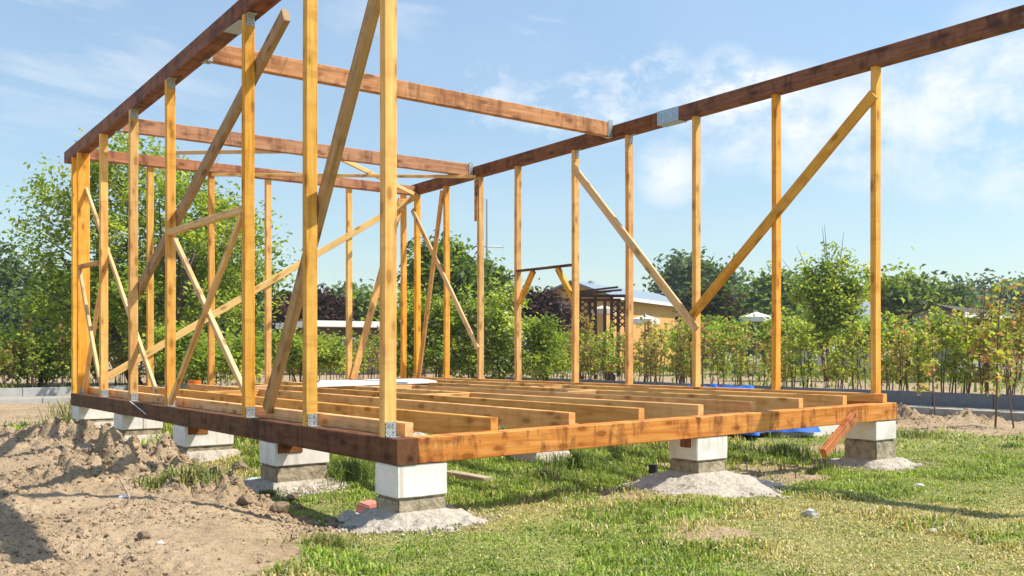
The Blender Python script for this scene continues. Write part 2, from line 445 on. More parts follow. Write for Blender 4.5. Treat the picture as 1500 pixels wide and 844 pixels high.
# top plates
def zl(y): return 3.421 - .028 * y
def zr(y): return 3.330 - .0127 * y
PH, PW = .135, .13
YF = -3.3
board('top_plate', (.065, 2.45, zl(2.45) + PH / 2), (.065, 7.99, zl(7.99) + PH / 2), PH, PW, PLATE, FR, bow=.012)
board('top_plate', (.065, -1.7, zl(-1.7) + PH / 2), (.065, 2.445, zl(2.445) + PH / 2), PH, PW, PLATE, FR, bow=.006)
board('top_plate', (W - .065, 2.50, zr(2.50) + PH / 2), (W - .065, 7.70, zr(7.7) + PH / 2), PH, PW, PLATE, FR, bow=.004)
board('top_plate', (W - .065, YF, zr(YF) + PH / 2), (W - .065, 2.495, zr(2.495) + PH / 2), PH, PW, PLATE, FR, bow=.006)
for y in (3.36, 6.08):
    z0, z1 = zl(y) + .075, zr(y) + .088
    cb = board('cross_beam', (.134, y, z0), (W - .134, y, z1), .155, .075, XBEAM, FR, bow=.006)
    for x, z in ((W - .155, z1), (.150, z0)):
        # joist hanger: two ears, a seat and nails
        bm = bmesh.new(); boxbm(bm, x - .05, x + .018, y - .043, y - .0395, z - .085, z + .10); boxbm(bm, x - .05, x + .018, y + .0395, y + .043, z - .085, z + .10)
        boxbm(bm, x - .05, x + .018, y - .043, y + .043, z - .086, z - .082)
        link('joist_hanger', from_bm(bm), ZINC, cb)
zb0, zb1 = 3.190, 3.206
board('top_plate', (.134, 7.565, zb0 + .062), (W - .134, 7.565, zb1 + .062), .125, .12, XBEAM, FR, bow=.006)
# studs of the left wall
def bracket(stud, x, y, z, sx=.066, hz=.075, up=1):
    bm = bmesh.new()
    boxbm(bm, x, x + sx, y - .0055, y - .002, z, z + hz * up) if up > 0 else boxbm(bm, x, x + sx, y - .0055, y - .002, z - hz, z)
    boxbm(bm, x, x + sx, y - .062, y - .0055, z + (.002 if up > 0 else -.004), z + (.005 if up > 0 else -.001))
    for (a, b) in ((.25, .3), (.72, .35), (.3, .75), (.7, .8)):
        cx_, cz_ = x + sx * a, z + hz * b * up
        bmesh.ops.create_cone(bm, cap_ends=True, segments=8, radius1=.0055, radius2=.004, depth=.004, matrix=Matrix.Translation((cx_, y - .0075, cz_)) @ Matrix.Rotation(R(90), 4, 'X'))
    bmesh.ops.recalc_face_normals(bm, faces=bm.faces)
    link('bracket', from_bm(bm), ZINC, stud)
LS = [.148, 1.15, 2.184, 4.007, 5.151, 6.27]
for i, y in enumerate(LS):
    x0, wx, dy = .002, .078, .058
    s_ = board('stud', (x0 + wx / 2, y + dy / 2, S(0, y) + .001), (x0 + wx / 2 + random.uniform(-.004, .004), y + dy / 2 + random.uniform(-.004, .004), zl(y) - .002), wx, dy, PINE, FR, up=(1, 0, 0), bow=.004)
    bracket(s_, x0 + .008, y, S(0, y) + .001, hz=.078 if i else .085)
    if i in (1, 2, 3, 4): bracket(s_, x0 + .006, y, zl(y) - .001, hz=.08, up=-1)
y = 7.30
s_ = board('stud', (.067, y + .03, S(0, y) + .001), (.067, y + .03, zl(y) - .002), .130, .058, PINE, FR, up=(1, 0, 0)); bracket(s_, .02, y, S(0, y) + .001)
board('stud', (.042, 7.60, S(0, y) + .001), (.042, 7.60, zl(7.6) - .002), .078, .06, PINE, FR, up=(1, 0, 0))
# studs of the right wall (stand on the edge joist)
RSY = [.132, 1.158, 2.139, 3.116, 4.017, 5.124, 5.955, 6.783]
XI = W - .1
for i, y in enumerate(RSY):
    s_ = board('stud', (XI + .039, y + .026, S(W, y) + HJ + .003), (XI + .039 + random.uniform(-.004, .004), y + .026, zr(y) - .002), .078, .052, PINE, FR, up=(1, 0, 0), bow=.005)
    if i in (3, 4): bracket(s_, XI + .03, y, zr(y) - .001, sx=.04, hz=.09, up=-1)
board('stud', (XI + .039, 7.595, S(W, L) + .002), (XI + .039, 7.595, zr(7.6) - .002), .078, .07, PINE, FR, up=(1, 0, 0))
# studs of the back wall
for u in (215, 304.5, 388, 507, 587):
    x = on(1, L - .06, u, 500).x + .038
    board('stud', (x, 7.565, S(x, L) + .002), (x, 7.565, zb0 + (zb1 - zb0) * x / W - .002), .074, .058, PINE, FR, up=(1, 0, 0), bow=.004)
# diagonal and short boards
def pl(ax, val, u, v): return on(ax, val, u, v)
def brace(name, ax, val, a, b, w, t, mat, ea=0, eb=0):
    p, q = pl(ax, val, *a), pl(ax, val, *b); d = (q - p).normalized(); p = p - d * ea; q = q + d * eb
    up = Vector((1, 0, 0)) if ax == 0 else Vector((0, 1, 0))
    side = up.cross(d)
    return board(name, p, q, w, t, mat, FR, up=side, bow=.004)
brace('brace', 0, .108, (419, 22), (191, 448), .10, .048, WEATH_SHADE)
brace('brace', 0, .108, (556, -22), (392, 600), .10, .048, WEATH_SHADE, ea=.12)
# nogging and crossed braces between the third and fourth studs
def inwall(name, x, y0, z0, y1, z1, w, t, mat):
    return board(name, (x, y0, z0), (x, y1, z1), w, t, mat, FR, up=(0, -(z1 - z0), (y1 - y0)), bow=.002)
def zpix(x, y, v):  # height of a point at plan (x, y) sighted at row v
    d = (Vector((x - CX, y - CY, 0))).dot(DEP); return EYE + (HY - v) * d / F
ya, yb = 4.004, 2.246
za, zb_ = zpix(.03, ya, 341), zpix(.03, yb, 306)
inwall('nogging', .030, ya, za, yb, zb_, .05, .05, RAW)
inwall('brace', .058, ya - .03, za - .05, yb + .02, zpix(.055, yb, 585), .046, .036, RAW)
inwall('brace', .020, yb + .03, zb_ - .04, ya - .05, zpix(.02, ya, 590), .05, .036, RAW)
ya, yb = 7.297, 6.332
za, zb_ = zpix(.05, ya, 391), zpix(.05, yb, 384)
inwall('nogging', .030, ya, za, yb, zb_, .045, .055, DARKW if False else RIMF)
inwall('brace', .020, ya - .01, za - .04, yb + .03, zpix(.02, yb, 562), .05, .034, RAW)
inwall('brace', .058, yb + .02, zpix(.05, yb, 392), ya - .05, zpix(.05, ya, 573), .055, .036, PINE)
brace('brace', 0, .096, (121, 262), (229, 574), .055, .03, RAW)
# right wall braces, header
brace('brace', 0, XI - .016, (604, 308), (700, 511), .07, .028, RAW)
brace('brace', 0, XI - .016, (648, 279), (613, 553), .085, .028, PINE)
brace('brace', 0, XI - .044, (840, 246), (1020, 483), .09, .028, RAW)
brace('brace', 0, XI - .016, (1280, 138), (1014, 462), .10, .028, PINE)
zh = 1.945
board('header', (XI + .03, 5.122, zh), (XI + .03, 4.071, zh), .022, .10, RIMD, FR)
for (yA, yB) in ((4.83, 5.115), (4.36, 4.075)):
    inwall('header_brace', XI + .035, yA, zh - .02, yB, zh - .40, .065, .05, PINE)
board('packing_board', (XI - .013, 6.00, zpix(XI, 6.0, 264)), (XI - .013, 6.00, zpix(XI, 6.0, 324)), .07, .022, RIMF, FR, up=(0, 1, 0))
# back wall braces
brace('brace', 1, 7.520, (607, 289), (158, 552), .085, .026, RAW)
brace('brace', 1, 7.522, (588, 292), (517, 556), .10, .028, PINE)
# thin ties below the roof beams
def tie(p, q, w=.045, t=.03, mat=RAW): return board('roof_tie', p, q, w, t, mat, FR, bow=.006)
tie(on(1, 7.48, 258, 224), on(1, 6.10, 446, 222))
tie(on(1, 7.48, 310, 256), on(0, W - .15, 697, 259), .04)
tie(on(1, 6.13, 496, 231), on(1, 7.49, 610, 286), .055)
# splice plate on the right plate, perforated plate under the left one
ys0, ys1 = 2.343, 2.643
bm = bmesh.new(); zc = zr(2.5)
boxbm(bm, W - .1345, W - .131, ys0, ys1, zc - .004, zc + PH + .002); boxbm(bm, W - .131, W + .002, ys0, ys1, zc - .006, zc - .0015)
for y in (ys0 + .05, ys1 - .05):
    for z in (.03, .10): bmesh.ops.create_cone(bm, cap_ends=True, segments=8, radius1=.006, radius2=.004, depth=.004, matrix=Matrix.Translation((W - .136, y, zc + z)) @ Matrix.Rotation(R(90), 4, 'Y'))
def perf_x():
    n = NT('perforated_splice'); v = n.obj(); sp = n.n('ShaderNodeSeparateXYZ')
    n.l(n.vmath('FRACTION', n.vmath('MULTIPLY', v, (46, 46, 46))), sp.inputs[0])
    s2 = n.n('ShaderNodeSeparateXYZ'); n.l(n.n('ShaderNodeNewGeometry').outputs['Normal'], s2.inputs[0])
    up = n.math('GREATER_THAN', n.math('ABSOLUTE', s2.outputs[2]), .7)
    dy = n.math('SUBTRACT', sp.outputs[1], .5)
    b = n.n('ShaderNodeMix', data_type='FLOAT'); n.l(up, b.inputs[0]); n.l(sp.outputs[2], b.inputs[2]); n.l(sp.outputs[0], b.inputs[3])
    dz = n.math('SUBTRACT', b.outputs[0], .5)
    d = n.math('SQRT', n.math('ADD', n.math('MULTIPLY', dy, dy), n.math('MULTIPLY', dz, dz)))
    c = n.mix(n.mr(d, .2, .27, 1, 0), n.ramp(n.noise(v, 30, 3), [(.3, (.36, .48, .58)), (.7, (.50, .62, .72))]), (.05, .04, .03))  # blue of the reflected sky put into the metal colour
    n.bsdf(c, .4, None, metal=.5, spec=.5); return n.m
PERF = perf_x()
link('splice_plate', from_bm(bm), PERF, FR)
zc = zl(2.5)
bm = bmesh.new(); boxbm(bm, .006, .128, 2.30, 2.62, zc - .0065, zc - .002)
link('splice_plate', from_bm(bm), PERF, FR)
# the long right plate rests on a post at its front end (outside the picture)
for x, zz in ((W - .065, zr(YF + .1)),):
    board('stud', (x, YF + .06, -.1), (x, YF + .06, zz - .002), .08, .08, PINE, FR, up=(1, 0, 0))

# white board lying on the joists at the back
zt = S(2, 6) + HJ
pts = [on(2, zt + .012, *q) for q in ((462, 566), (640, 560), (618, 556.5), (470, 559))]
bd = empty('insulation_board', sum(pts, Vector()) / 4, 'thin white board lying flat on the joists at the back of the frame', 'board')
bm = bmesh.new(); lo = [bm.verts.new((p.x, p.y, zt + .003)) for p in pts]; hi = [bm.verts.new((p.x, p.y, zt + .028)) for p in pts]
bm.faces.new(lo[::-1]); bm.faces.new(hi)
for i in range(4): bm.faces.new((lo[i], lo[(i + 1) % 4], hi[(i + 1) % 4], hi[i]))
bmesh.ops.recalc_face_normals(bm, faces=bm.faces)
link('panel', from_bm(bm), SHEET, bd)

# ------------------------------------------------------------------ piers
def mound_mesh(x0, x1, y0, y1, zt, spread, seed, sk=(0, 0)):
    N, M = 84, 22; v = []; f = []
    cx_, cy_ = (x0 + x1) / 2, (y0 + y1) / 2; hx, hy_ = (x1 - x0) / 2, (y1 - y0) / 2
    T, A = np.meshgrid(np.arange(M + 1) / M, np.arange(N) * 2 * np.pi / N, indexing='ij'); T = T.ravel(); A = A.ravel()
    ca, sa = np.cos(A), np.sin(A)
    k = np.minimum(1 / np.maximum(np.abs(ca) / hx, np.abs(sa) / hy_), math.hypot(hx, hy_) * .97)
    sp = spread * (.42 + .6 * vnoise(ca * 1.6 + seed + 9, sa * 1.6 + 3, seed) + .7 * fbm(ca * 5 + seed, sa * 5 + 7, 3, seed + 2)) * (1 + sk[0] * ca + sk[1] * sa)
    rr = k * .98 + sp * T; x = cx_ + ca * rr; y = cy_ + sa * rr; g = gzi(x, y)
    e_ = np.sin(np.pi * np.minimum(1, T * 1.05))
    z = g - .03 + (zt - g + .03) * (1 - T) ** 1.15 + (fbm(x * 9.0, y * 9.0, 3, seed) - .5) * .06 * e_
    z = z + cell(x * 26.0, y * 26.0, seed) * .022 * np.minimum(1, T * 3) + cell(x * 11.0, y * 11.0, seed + 1) * .03 * e_ * T
    v = np.stack([x, y, z], -1)
    for j in range(M):
        for i in range(N):
            f.append((j * N + i, j * N + (i + 1) % N, (j + 1) * N + (i + 1) % N, (j + 1) * N + i))
    return from_np('mound', v, f, smooth=True)
def pier(x0, x1, y0, y1, hb, zm, spread, label, seed, rot=0.0, sk=(0, 0), two=False, shim=None):
    xc, yc = (x0 + x1) / 2, (y0 + y1) / 2
    zt = min(S(x0, y0), S(x1, y0), S(x0, y1)) - h - .003
    zg = gz1(xc, yc)
    p = empty('pier', (xc, yc, zg - .05), label, 'pier')
    mw = Matrix.Translation((xc, yc, 0)) @ Matrix.Rotation(rot, 4, 'Z')
    ax, ay = (x1 - x0) / 2, (y1 - y0) / 2
    if two:
        box('block', -ax, -.002, -ay, ay, zt - hb, zt, BLOCK, p, .006, mw); box('block', .002, ax, -ay, ay, zt - hb, zt - .004, BLOCK, p, .006, mw)
    else:
        bm = bmesh.new(); boxbm(bm, -ax, ax, -ay, ay, zt - hb, zt)
        bmesh.ops.bevel(bm, geom=bm.edges[:], offset=.005, segments=2, affect='EDGES')
        bmesh.ops.subdivide_edges(bm, edges=bm.edges[:], cuts=1)
        for q in bm.verts: q.co += Vector([random.uniform(-.0015, .0015) for _ in range(3)])
        bmesh.ops.recalc_face_normals(bm, faces=bm.faces)
        link('block', from_bm(bm), BLOCK, p, mw)
    bm = bmesh.new(); boxbm(bm, -ax * .98, ax * .98, -ay * .98, ay * .98, -.2, zt - hb - .003)
    bmesh.ops.bevel(bm, geom=bm.edges[:], offset=.012, segments=2, affect='EDGES'); bmesh.ops.subdivide_edges(bm, edges=bm.edges[:], cuts=4, use_grid_fill=True)
    for q in bm.verts:
        if q.co.z < zt - hb - .01: q.co += Vector((random.uniform(-.004, .004), random.uniform(-.004, .004), 0))
    bmesh.ops.recalc_face_normals(bm, faces=bm.faces)
    link('concrete_base', from_bm(bm), CONC, p, mw)
    if shim: box('shim', *shim, zt - .070, zt - .004, SHIMW, p, .004)
    link('mortar_heap', mound_mesh(x0, x1, y0, y1, zm, spread, seed, sk), MORTAR, p)
    return p
pier(.004, .322, .004, .255,   .175, .065, .27, 'white block pier under the near corner of the timber frame', 3, sk=(.15, -.2))
pier(.004, .40, 1.64, 1.92, .155, .05, .32, 'wide white block pier under the left sill, second back from the near corner', 5, sk=(.2, .1), shim=(.02, .20, 1.634, 1.70))
pier(.004, .42, 3.52, 3.84, .17, .10, .18, 'white block pier behind the dug up clods, under the middle of the left sill', 8, shim=(.03, .20, 3.514, 3.60))
pier(.004, .40, 5.43, 5.75, .15, .10, .15, 'white pier of two blocks side by side under the left sill', 11, two=True)
pier(.004, .40, 7.28, 7.60, .15, .12, .30, 'white block pier under the far left corner of the timber frame', 15)
pier(2.343, 2.653, .004, .275, .155, .10, .47, 'white block pier on a wide spreading mortar mound under the front sill', 21, sk=(-.05, -.25), shim=(2.337, 2.42, .06, .16))
pier(4.46, 4.755, .004, .31, .155, .05, .24, 'white block pier under the right front corner beside the wooden prop', 25)
pier(2.34, 2.72, 1.80, 2.10, .18, .09, .12, 'grey white pier half hidden in grass beneath the middle of the floor', 31)
pier(2.3, 2.65, 4.1, 4.4, .16, .09, .15, 'white pier deep under the floor in line with the middle piers', 33)
pier(4.46, 4.755, 3.4, 3.7, .16, .09, .15, 'white pier under the middle of the right sill', 35)

# ------------------------------------------------------------------ loose things near the frame
a, b = on(1, -.06, 1206, 660), on(1, -.028, 1251, 610)
pr = empty('prop', (a.x, a.y, 0), 'short stained timber prop leaning diagonally against the front sill by the right pier', 'prop')
board('post', (a.x, a.y, a.z - .02), b, .072, .05, XBEAM, pr, up=(0, 0, 1))

def rock(name, loc, r, mat, label, cat='stone', sq=(1, 1, .65), group=None, seed=0, blocky=0.0):
    bm = bmesh.new(); bmesh.ops.create_icosphere(bm, subdivisions=3, radius=1)
    rr = random.Random(seed)
    pl_ = [(Vector([rr.uniform(-1, 1) for _ in range(3)]).normalized(), rr.uniform(.55, .85)) for _ in range(9)]
    for q in bm.verts:
        d = q.co.copy()
        for nn, k in pl_:
            s = q.co.dot(nn)
            if s > k: q.co -= nn * (s - k)
        q.co *= 1 + rr.uniform(-.05, .05)
        q.co = Vector((q.co.x * sq[0], q.co.y * sq[1], q.co.z * sq[2])) * r
    o = link(name, from_bm(bm), mat, None, Matrix.Translation(loc) @ Matrix.Rotation(rr.uniform(0, 6), 4, 'Z'))
    return tag(o, label, cat, group)
def gpt(u, v, zg=0.0):
    p = on(2, zg, u, v)
    for _ in range(6): p = on(2, gz1(p.x, p.y), u, v)
    return p
def rk(u, v, r, mat, label, cat='stone', sq=(1, 1, .65), seed=0, group=None):
    p = gpt(u, v); return rock('stone' if cat == 'stone' else cat.replace(' ', '_'), (p.x, p.y, p.z + r * sq[2] * .45), r, mat, label, cat, sq, group, seed)
rk(1187, 757, .052, STONE, 'pale flat stone lying in the lawn right of the mortar mound', seed=4)
rk(1365, 780, .026, STONE, 'small pinkish stone in the lawn near the bottom right corner', seed=5)
rk(1345, 712, .035, STONE, 'low sandy stone half sunk in the grass below the right pier', seed=6, sq=(1.4, .8, .4))
rk(515, 762, .085, MORTAR, 'sandy lump of mortar beside the near pier and the pink brick piece', seed=9, sq=(1.2, .8, .5))
rk(184, 729, .03, SHEET, 'small white scrap of packaging on the bare soil', 'litter', seed=12, sq=(1.6, .7, .5))
CLOD = plain('soil_clod', (.27, .195, .125), .97, 30, .45, .9, .02)
rk(211, 789, .035, CLOD, 'dark round clod of soil in the foreground dirt', 'soil clod', seed=13, sq=(1, 1, .75))
rk(236, 797, .018, STONE, 'tiny pale pebble beside the dark clod in the foreground', seed=14)
cl = []
for k in range(52):
    u, v = random.choice([(250, 650), (225, 660), (320, 690), (285, 668), (205, 655), (345, 672), (230, 675), (440, 745), (470, 765), (305, 680), (240, 690)])
    u += random.gauss(0, 26); v += random.gauss(0, 10)
    r = random.uniform(.018, .05) * (1.0 if k % 4 else 1.6)
    o = rk(u, v, r, CLOD, 'brown clod of dug soil among the loose earth left of the piers', 'soil clod', seed=100 + k, sq=(1.1, .9, .7), group='clods of dug soil left of the piers')
# loose crumbs of soil strewn over the bare ground
def crumbs(name, n_, xa, xb, ya, yb, label, heap=True):
    x = rng.uniform(xa, xb, n_); y = rng.uniform(ya, yb, n_)
    w_ = dirt_mask(x, y) * (.08 + .92 * sst(.42, .66, fbm(x * 1.6 + 2, y * 1.6 + 9, 4, 52)) ** 1.5)
    hp = np.zeros(n_)
    for mx, my, mh, mr in MOUNDS: hp = np.maximum(hp, np.exp(-((x - mx) ** 2 + (y - my) ** 2) / (1.3 * mr * mr)))
    edge = np.exp(-((x + .35 - .1 * np.sin(y * 3)) / .3) ** 2) * (y > -.2)
    w_ = np.maximum(w_, np.maximum(hp * .9, edge * .8) * (dirt_mask(x, y) > .3))
    k = rng.random(n_) < w_; x, y, hp, edge = x[k], y[k], hp[k], edge[k]; n_ = len(x)
    rr = np.clip(.0024 * (1 - rng.random(n_)) ** -.5, 0, .0115) * (1 + 1.5 * hp * rng.random(n_) ** 2 + .6 * edge)
    bm = bmesh.new(); bmesh.ops.create_cube(bm, size=1.5) if False else bmesh.ops.create_icosphere(bm, subdivisions=1, radius=1); bm.verts.ensure_lookup_table()
    bv = np.array([tuple(q.co) for q in bm.verts]); bf = np.array([[q.index for q in f_.verts] for f_ in bm.faces]); bm.free()
    nv = len(bv); v = bv[None] * rng.uniform(.45, 1.35, (n_, nv, 1)) * (rr[:, None] * rng.uniform(.7, 1.3, (n_, 1)))[:, :, None] * rng.uniform(.7, 1.2, (n_, 1, 3))
    v[:, :, 2] *= .8
    v += np.stack([x, y, gzi(x, y) + rr * .3], 1)[:, None, :]
    f = bf[None] + (np.arange(n_) * nv)[:, None, None]
    col = np.array([.32, .23, .145]) * rng.uniform(.62, 1.3, (n_, 1)) * rng.uniform(.95, 1.05, (n_, 3))
    me_ = from_np(name, v.reshape(-1, 3), f.reshape(-1, 3), np.repeat(col[:, None], nv, 1).reshape(-1, 3))
    return tag(link(name, me_, CRUMB), label, 'soil', kind='stuff')
n = NT('soil_crumb'); a = n.n('ShaderNodeAttribute', attribute_name='tint').outputs['Color']; v = n.obj(); n.bsdf(a, .97, n.noise(v, 120, 3), .6, .006, spec=.1); CRUMB = n.m
crumbs('loose_soil', 120000, -4.0, .4, -1.6, 8.5, 'loose crumbs and clods of dry soil on the bare ground')
crumbs('loose_soil', 40000, 6.5, 10.4, -1.0, 6.0, 'loose crumbs of dry soil on the bare strip before the right kerb')
# mortar and gravel rubble round the piers
def rubble(name, n_, spots, label):
    P = []
    for (cx_, cy_, rx, ry, w_) in spots:
        m_ = int(n_ * w_); a_ = rng.uniform(0, 6.283, m_); q = np.abs(rng.normal(.92, .26, m_)); P.append(np.stack([cx_ + np.cos(a_) * rx * q, cy_ + np.sin(a_) * ry * q], 1))
    P = np.concatenate(P); x, y = P[:, 0], P[:, 1]; n_ = len(x); rr = np.clip(.003 * (1 - rng.random(n_)) ** -.5, 0, .011)
    bm = bmesh.new(); bmesh.ops.create_icosphere(bm, subdivisions=1, radius=1); bm.verts.ensure_lookup_table()
    bv = np.array([tuple(q.co) for q in bm.verts]); bf = np.array([[q.index for q in f_.verts] for f_ in bm.faces]); bm.free(); nv = len(bv)
    v = bv[None] * rng.uniform(.5, 1.3, (n_, nv, 1)) * rr[:, None, None] * rng.uniform(.7, 1.2, (n_, 1, 3)); v += np.stack([x, y, gzi(x, y) + rr * .3 + .008], 1)[:, None, :]
    col = np.array([.50, .43, .34]) * rng.uniform(.55, 1.3, (n_, 1)); f = bf[None] + (np.arange(n_) * nv)[:, None, None]
    return tag(link(name, from_np(name, v.reshape(-1, 3), f.reshape(-1, 3), np.repeat(col[:, None], nv, 1).reshape(-1, 3)), CRUMB), label, 'rubble', kind='stuff')
rubble('mortar_rubble', 8000, [(.163, .13, .37, .34, .2), (2.5, .12, .58, .50, .3), (4.61, .157, .38, .36, .12), (.2, 1.78, .45, .42, .22), (.32, 1.45, .28, .18, .16)], 'pale crumbs of mortar and gravel strewn round the pier footings')
# pink brick fragment
p = gpt(540, 752)
o = box('brick', -.07, .07, -.045, .045, -.03, .045, BRICKP, None, .008, Matrix.Translation((p.x, p.y, p.z + .02)) @ Matrix.Rotation(.5, 4, 'Z') @ Matrix.Rotation(.2, 4, 'X'))
tag(o, 'broken pink brick lying between the near pier and the dug soil', 'brick')
# plank on the ground under the front sill
p, q = gpt(656, 700), gpt(716, 711)
pk = empty('plank', p, 'grey weathered plank lying in the grass right of the near pier', 'plank')
board('plank_timber', p + Vector((0, 0, .03)), q + Vector((0, 0, .03)), .05, .09, GREYW, pk)
# black plastic piece beside the middle front pier
p = gpt(951, 700)
bm = bmesh.new(); boxbm(bm, -.10, .10, -.03, .03, 0, .035); boxbm(bm, .06, .098, -.028, .028, .035, .10)
bmesh.ops.recalc_face_normals(bm, faces=bm.faces)
o = link('plastic_scrap', from_bm(bm), BLACKP, None, Matrix.Translation(p - Vector((0, 0, .01))) @ Matrix.Rotation(.4, 4, 'Z')); tag(o, 'dark plastic scrap on the left edge of the spreading mortar mound', 'plastic scrap')
# stick standing in the soil
p = gpt(186, 742)
bm = bmesh.new(); tube(bm, [p - Vector((0, 0, .03)), p + Vector((.01, 0, .05)), p + Vector((-.02, .01, .12)), p + Vector((-.035, .01, .15))], [.007, .007, .006, .004])
tag(link('stick', from_bm(bm), GREYW), 'short dry stick poking out of the bare soil', 'stick')
# plastic film by the second pier
def crumple(name, u, v, sx, sy, hgt, mat, label, cat, seed, rz=0.0, c=None, base=.006):
    c = c or gpt(u, v); N = 34; vv = []; ff = []
    for i in range(N):
        for j in range(N):
            a, b = i / (N - 1) * 2 - 1, j / (N - 1) * 2 - 1
            x0, y0 = a * sx, b * sy
            wob = 1 + .18 * math.sin(3 * a + seed) * math.cos(2.3 * b + seed * 2)
            x = c.x + (math.cos(rz) * x0 - math.sin(rz) * y0) * wob; y = c.y + (math.sin(rz) * x0 + math.cos(rz) * y0) * wob
            e = max(abs(a), abs(b)); k = max(0, 1 - e ** 3)
            nn = float(fbm(np.array([a * 2.2 + seed]), np.array([b * 2.2]), 3, seed)[0])
            rdg = abs(float(fbm(np.array([a * 3.6 + 5 + seed]), np.array([b * 3.6]), 3, seed + 3)[0]) - .5) * 2.6
            vv.append((x, y, gz1(x, y) + base + min(hgt * k * (.35 + .9 * nn) * (.65 + .5 * rdg), hgt * .66 + .04 * rdg) + .015 * rdg * (1 - k)))
    for i in range(N - 1):
        for j in range(N - 1): ff.append((i * N + j, (i + 1) * N + j, (i + 1) * N + j + 1, i * N + j + 1))
    o = link(name, from_np(name, vv, ff, smooth=False), mat)
    return tag(o, label, cat)
crumple('plastic_film', 366, 712, .17, .13, .035, FILM, 'crumpled pale grey plastic film on the ground by the second left pier', 'plastic film', 4, .4)
# blue tarpaulin heap beyond the right sill
crumple('tarpaulin', 0, 0, .50, .92, .70, TARP, 'crumpled bright blue tarpaulin heaped beyond the right side of the floor', 'tarpaulin', 9, .08, Vector((5.82, 2.92, 0)), .06)
# white aerated blocks lying beside the tarp
g0, g1 = gpt(1143, 641), gpt(1236, 636)
d = (g1 - g0); ang = math.atan2(d.y, d.x); ln = d.length / 2
for k, lab in enumerate(('white aerated block on the ground beside the tarpaulin, nearer the blue heap', 'white aerated block on the ground behind the wooden prop, right of its twin')):
    m = Matrix.Translation(g0 + d * (k / 2)) @ Matrix.Rotation(ang, 4, 'Z')
    o = box('aerated_block', .01, ln - .01, 0, .25, -.02, .19 - .01 * k, BLOCK, None, .006, m); tag(o, lab, 'building block')
# pale rubble seen between joists
for k, (u, v, r, lab) in enumerate([(612, 639, .09, 'rough grey stone seen over the front sill next to the near corner stud'), (741, 624, .075, 'yellowish stone seen between the second and third joist ends'), (795, 622, .09, 'pale rubble lump under the floor between the third and fourth joists'), (880, 616, .11, 'broad white rubble piece under the floor below the fourth joist'), (1050, 607, .10, 'whitish rubble under the floor left of the blue tarpaulin')]):
    p = on(2, .08, u, v); rock('rubble', (p.x, p.y, gz1(p.x, p.y) + .05), r, STONE, lab, 'rubble', (1.3, 1, .8), None, 60 + k)
# gravel heap behind the frame
gp = at_d(385, 14.2)
bm = bmesh.new(); bmesh.ops.create_grid(bm, x_segments=60, y_segments=24, size=1)
for q in bm.verts:
    e = max(0, 1 - math.hypot(q.co.x, q.co.y) ** 2)
    wp = gp + LAT * q.co.x * 1.0 + DEP * q.co.y * .55
    q.co = Vector((wp.x, wp.y, gz1(wp.x, wp.y) - .02 + .30 * e + random.uniform(-.02, .02)))
bmesh.ops.recalc_face_normals(bm, faces=bm.faces)
n = NT('white_gravel'); v = n.obj(); vo = n.n('ShaderNodeTexVoronoi'); vo.inputs['Scale'].default_value = 22; n.l(v, vo.inputs['Vector'])
n.bsdf(n.ramp(vo.outputs['Distance'], [(.1, (.78, .75, .70)), (.6, (.36, .33, .29))]), .95, vo.outputs['Distance'], 1.0, -.03)
tag(link('gravel_heap', from_bm(bm), n.m), 'low heap of white gravel between the frame and the back kerb', 'gravel heap')
# orange pipe end
p = at_d(285, 13.6)
bm = bmesh.new(); prof = [(.11, 0), (.105, .02), (.075, .05), (.075, .42), (.09, .43), (.09, .50), (.07, .50), (.07, .40)]
rg = [[bm.verts.new((p.x + math.cos(2 * math.pi * k / 16) * r_, p.y + math.sin(2 * math.pi * k / 16) * r_, gz1(p.x, p.y) + z_)) for k in range(16)] for r_, z_ in prof]
for i in range(len(rg) - 1):
    for k in range(16): bm.faces.new((rg[i][k], rg[i][(k + 1) % 16], rg[i + 1][(k + 1) % 16], rg[i + 1][k]))
bm.faces.new(rg[-1])
bmesh.ops.recalc_face_normals(bm, faces=bm.faces)
tag(link('drain_pipe', from_bm(bm), ORNG, smooth=False), 'orange plastic drain pipe end standing up behind the left wall', 'pipe')
# white cord hanging from a stud bracket
p0 = on(0, -.012, 190, 588); p1 = on(0, -.014, 207, 601); p2 = on(0, -.012, 214, 607)
bm = bmesh.new(); tube(bm, [p0, (p0 + p1) / 2 + Vector((-.01, 0, .01)), p1, p2], [.004] * 4, 6)
tag(link('cord', from_bm(bm), CANV), 'thin white cord hanging over the dark left sill', 'cord')

# ------------------------------------------------------------------ foliage
def leaves_np(cent, size, tint, up_bias=.6, aspect=.55, droop=0.0):
    n_ = len(cent)
    nrm = rng.normal(size=(n_, 3)); nrm[:, 2] = np.abs(nrm[:, 2]) + up_bias; nrm /= np.linalg.norm(nrm, axis=1)[:, None]
    t = rng.normal(size=(n_, 3)); t[:, 2] -= droop; t -= nrm * (t * nrm).sum(1)[:, None]; t /= np.linalg.norm(t, axis=1)[:, None]
    b = np.cross(nrm, t); s = (size * rng.uniform(.65, 1.3, n_))[:, None]
    v = np.empty((n_, 4, 3))
    fold = nrm * s * .12
    v[:, 0] = cent - t * s * .5; v[:, 1] = cent + b * s * aspect * .5 + fold; v[:, 2] = cent + t * s * .5 - fold * .4; v[:, 3] = cent - b * s * aspect * .5 + fold
    base = np.arange(n_)[:, None] * 4
    f = np.concatenate([base + np.array([[0, 1, 2]]), base + np.array([[0, 2, 3]])], 0)
    c = np.repeat(tint[:, None, :], 4, 1)
    return v.reshape(-1, 3), f, c.reshape(-1, 3)
def tints(n_, pal, jit=.18):
    pal = np.array(pal); k = rng.integers(0, len(pal), n_)
    return np.clip(pal[k] * rng.uniform(1 - jit, 1 + jit, (n_, 1)), .004, 1)
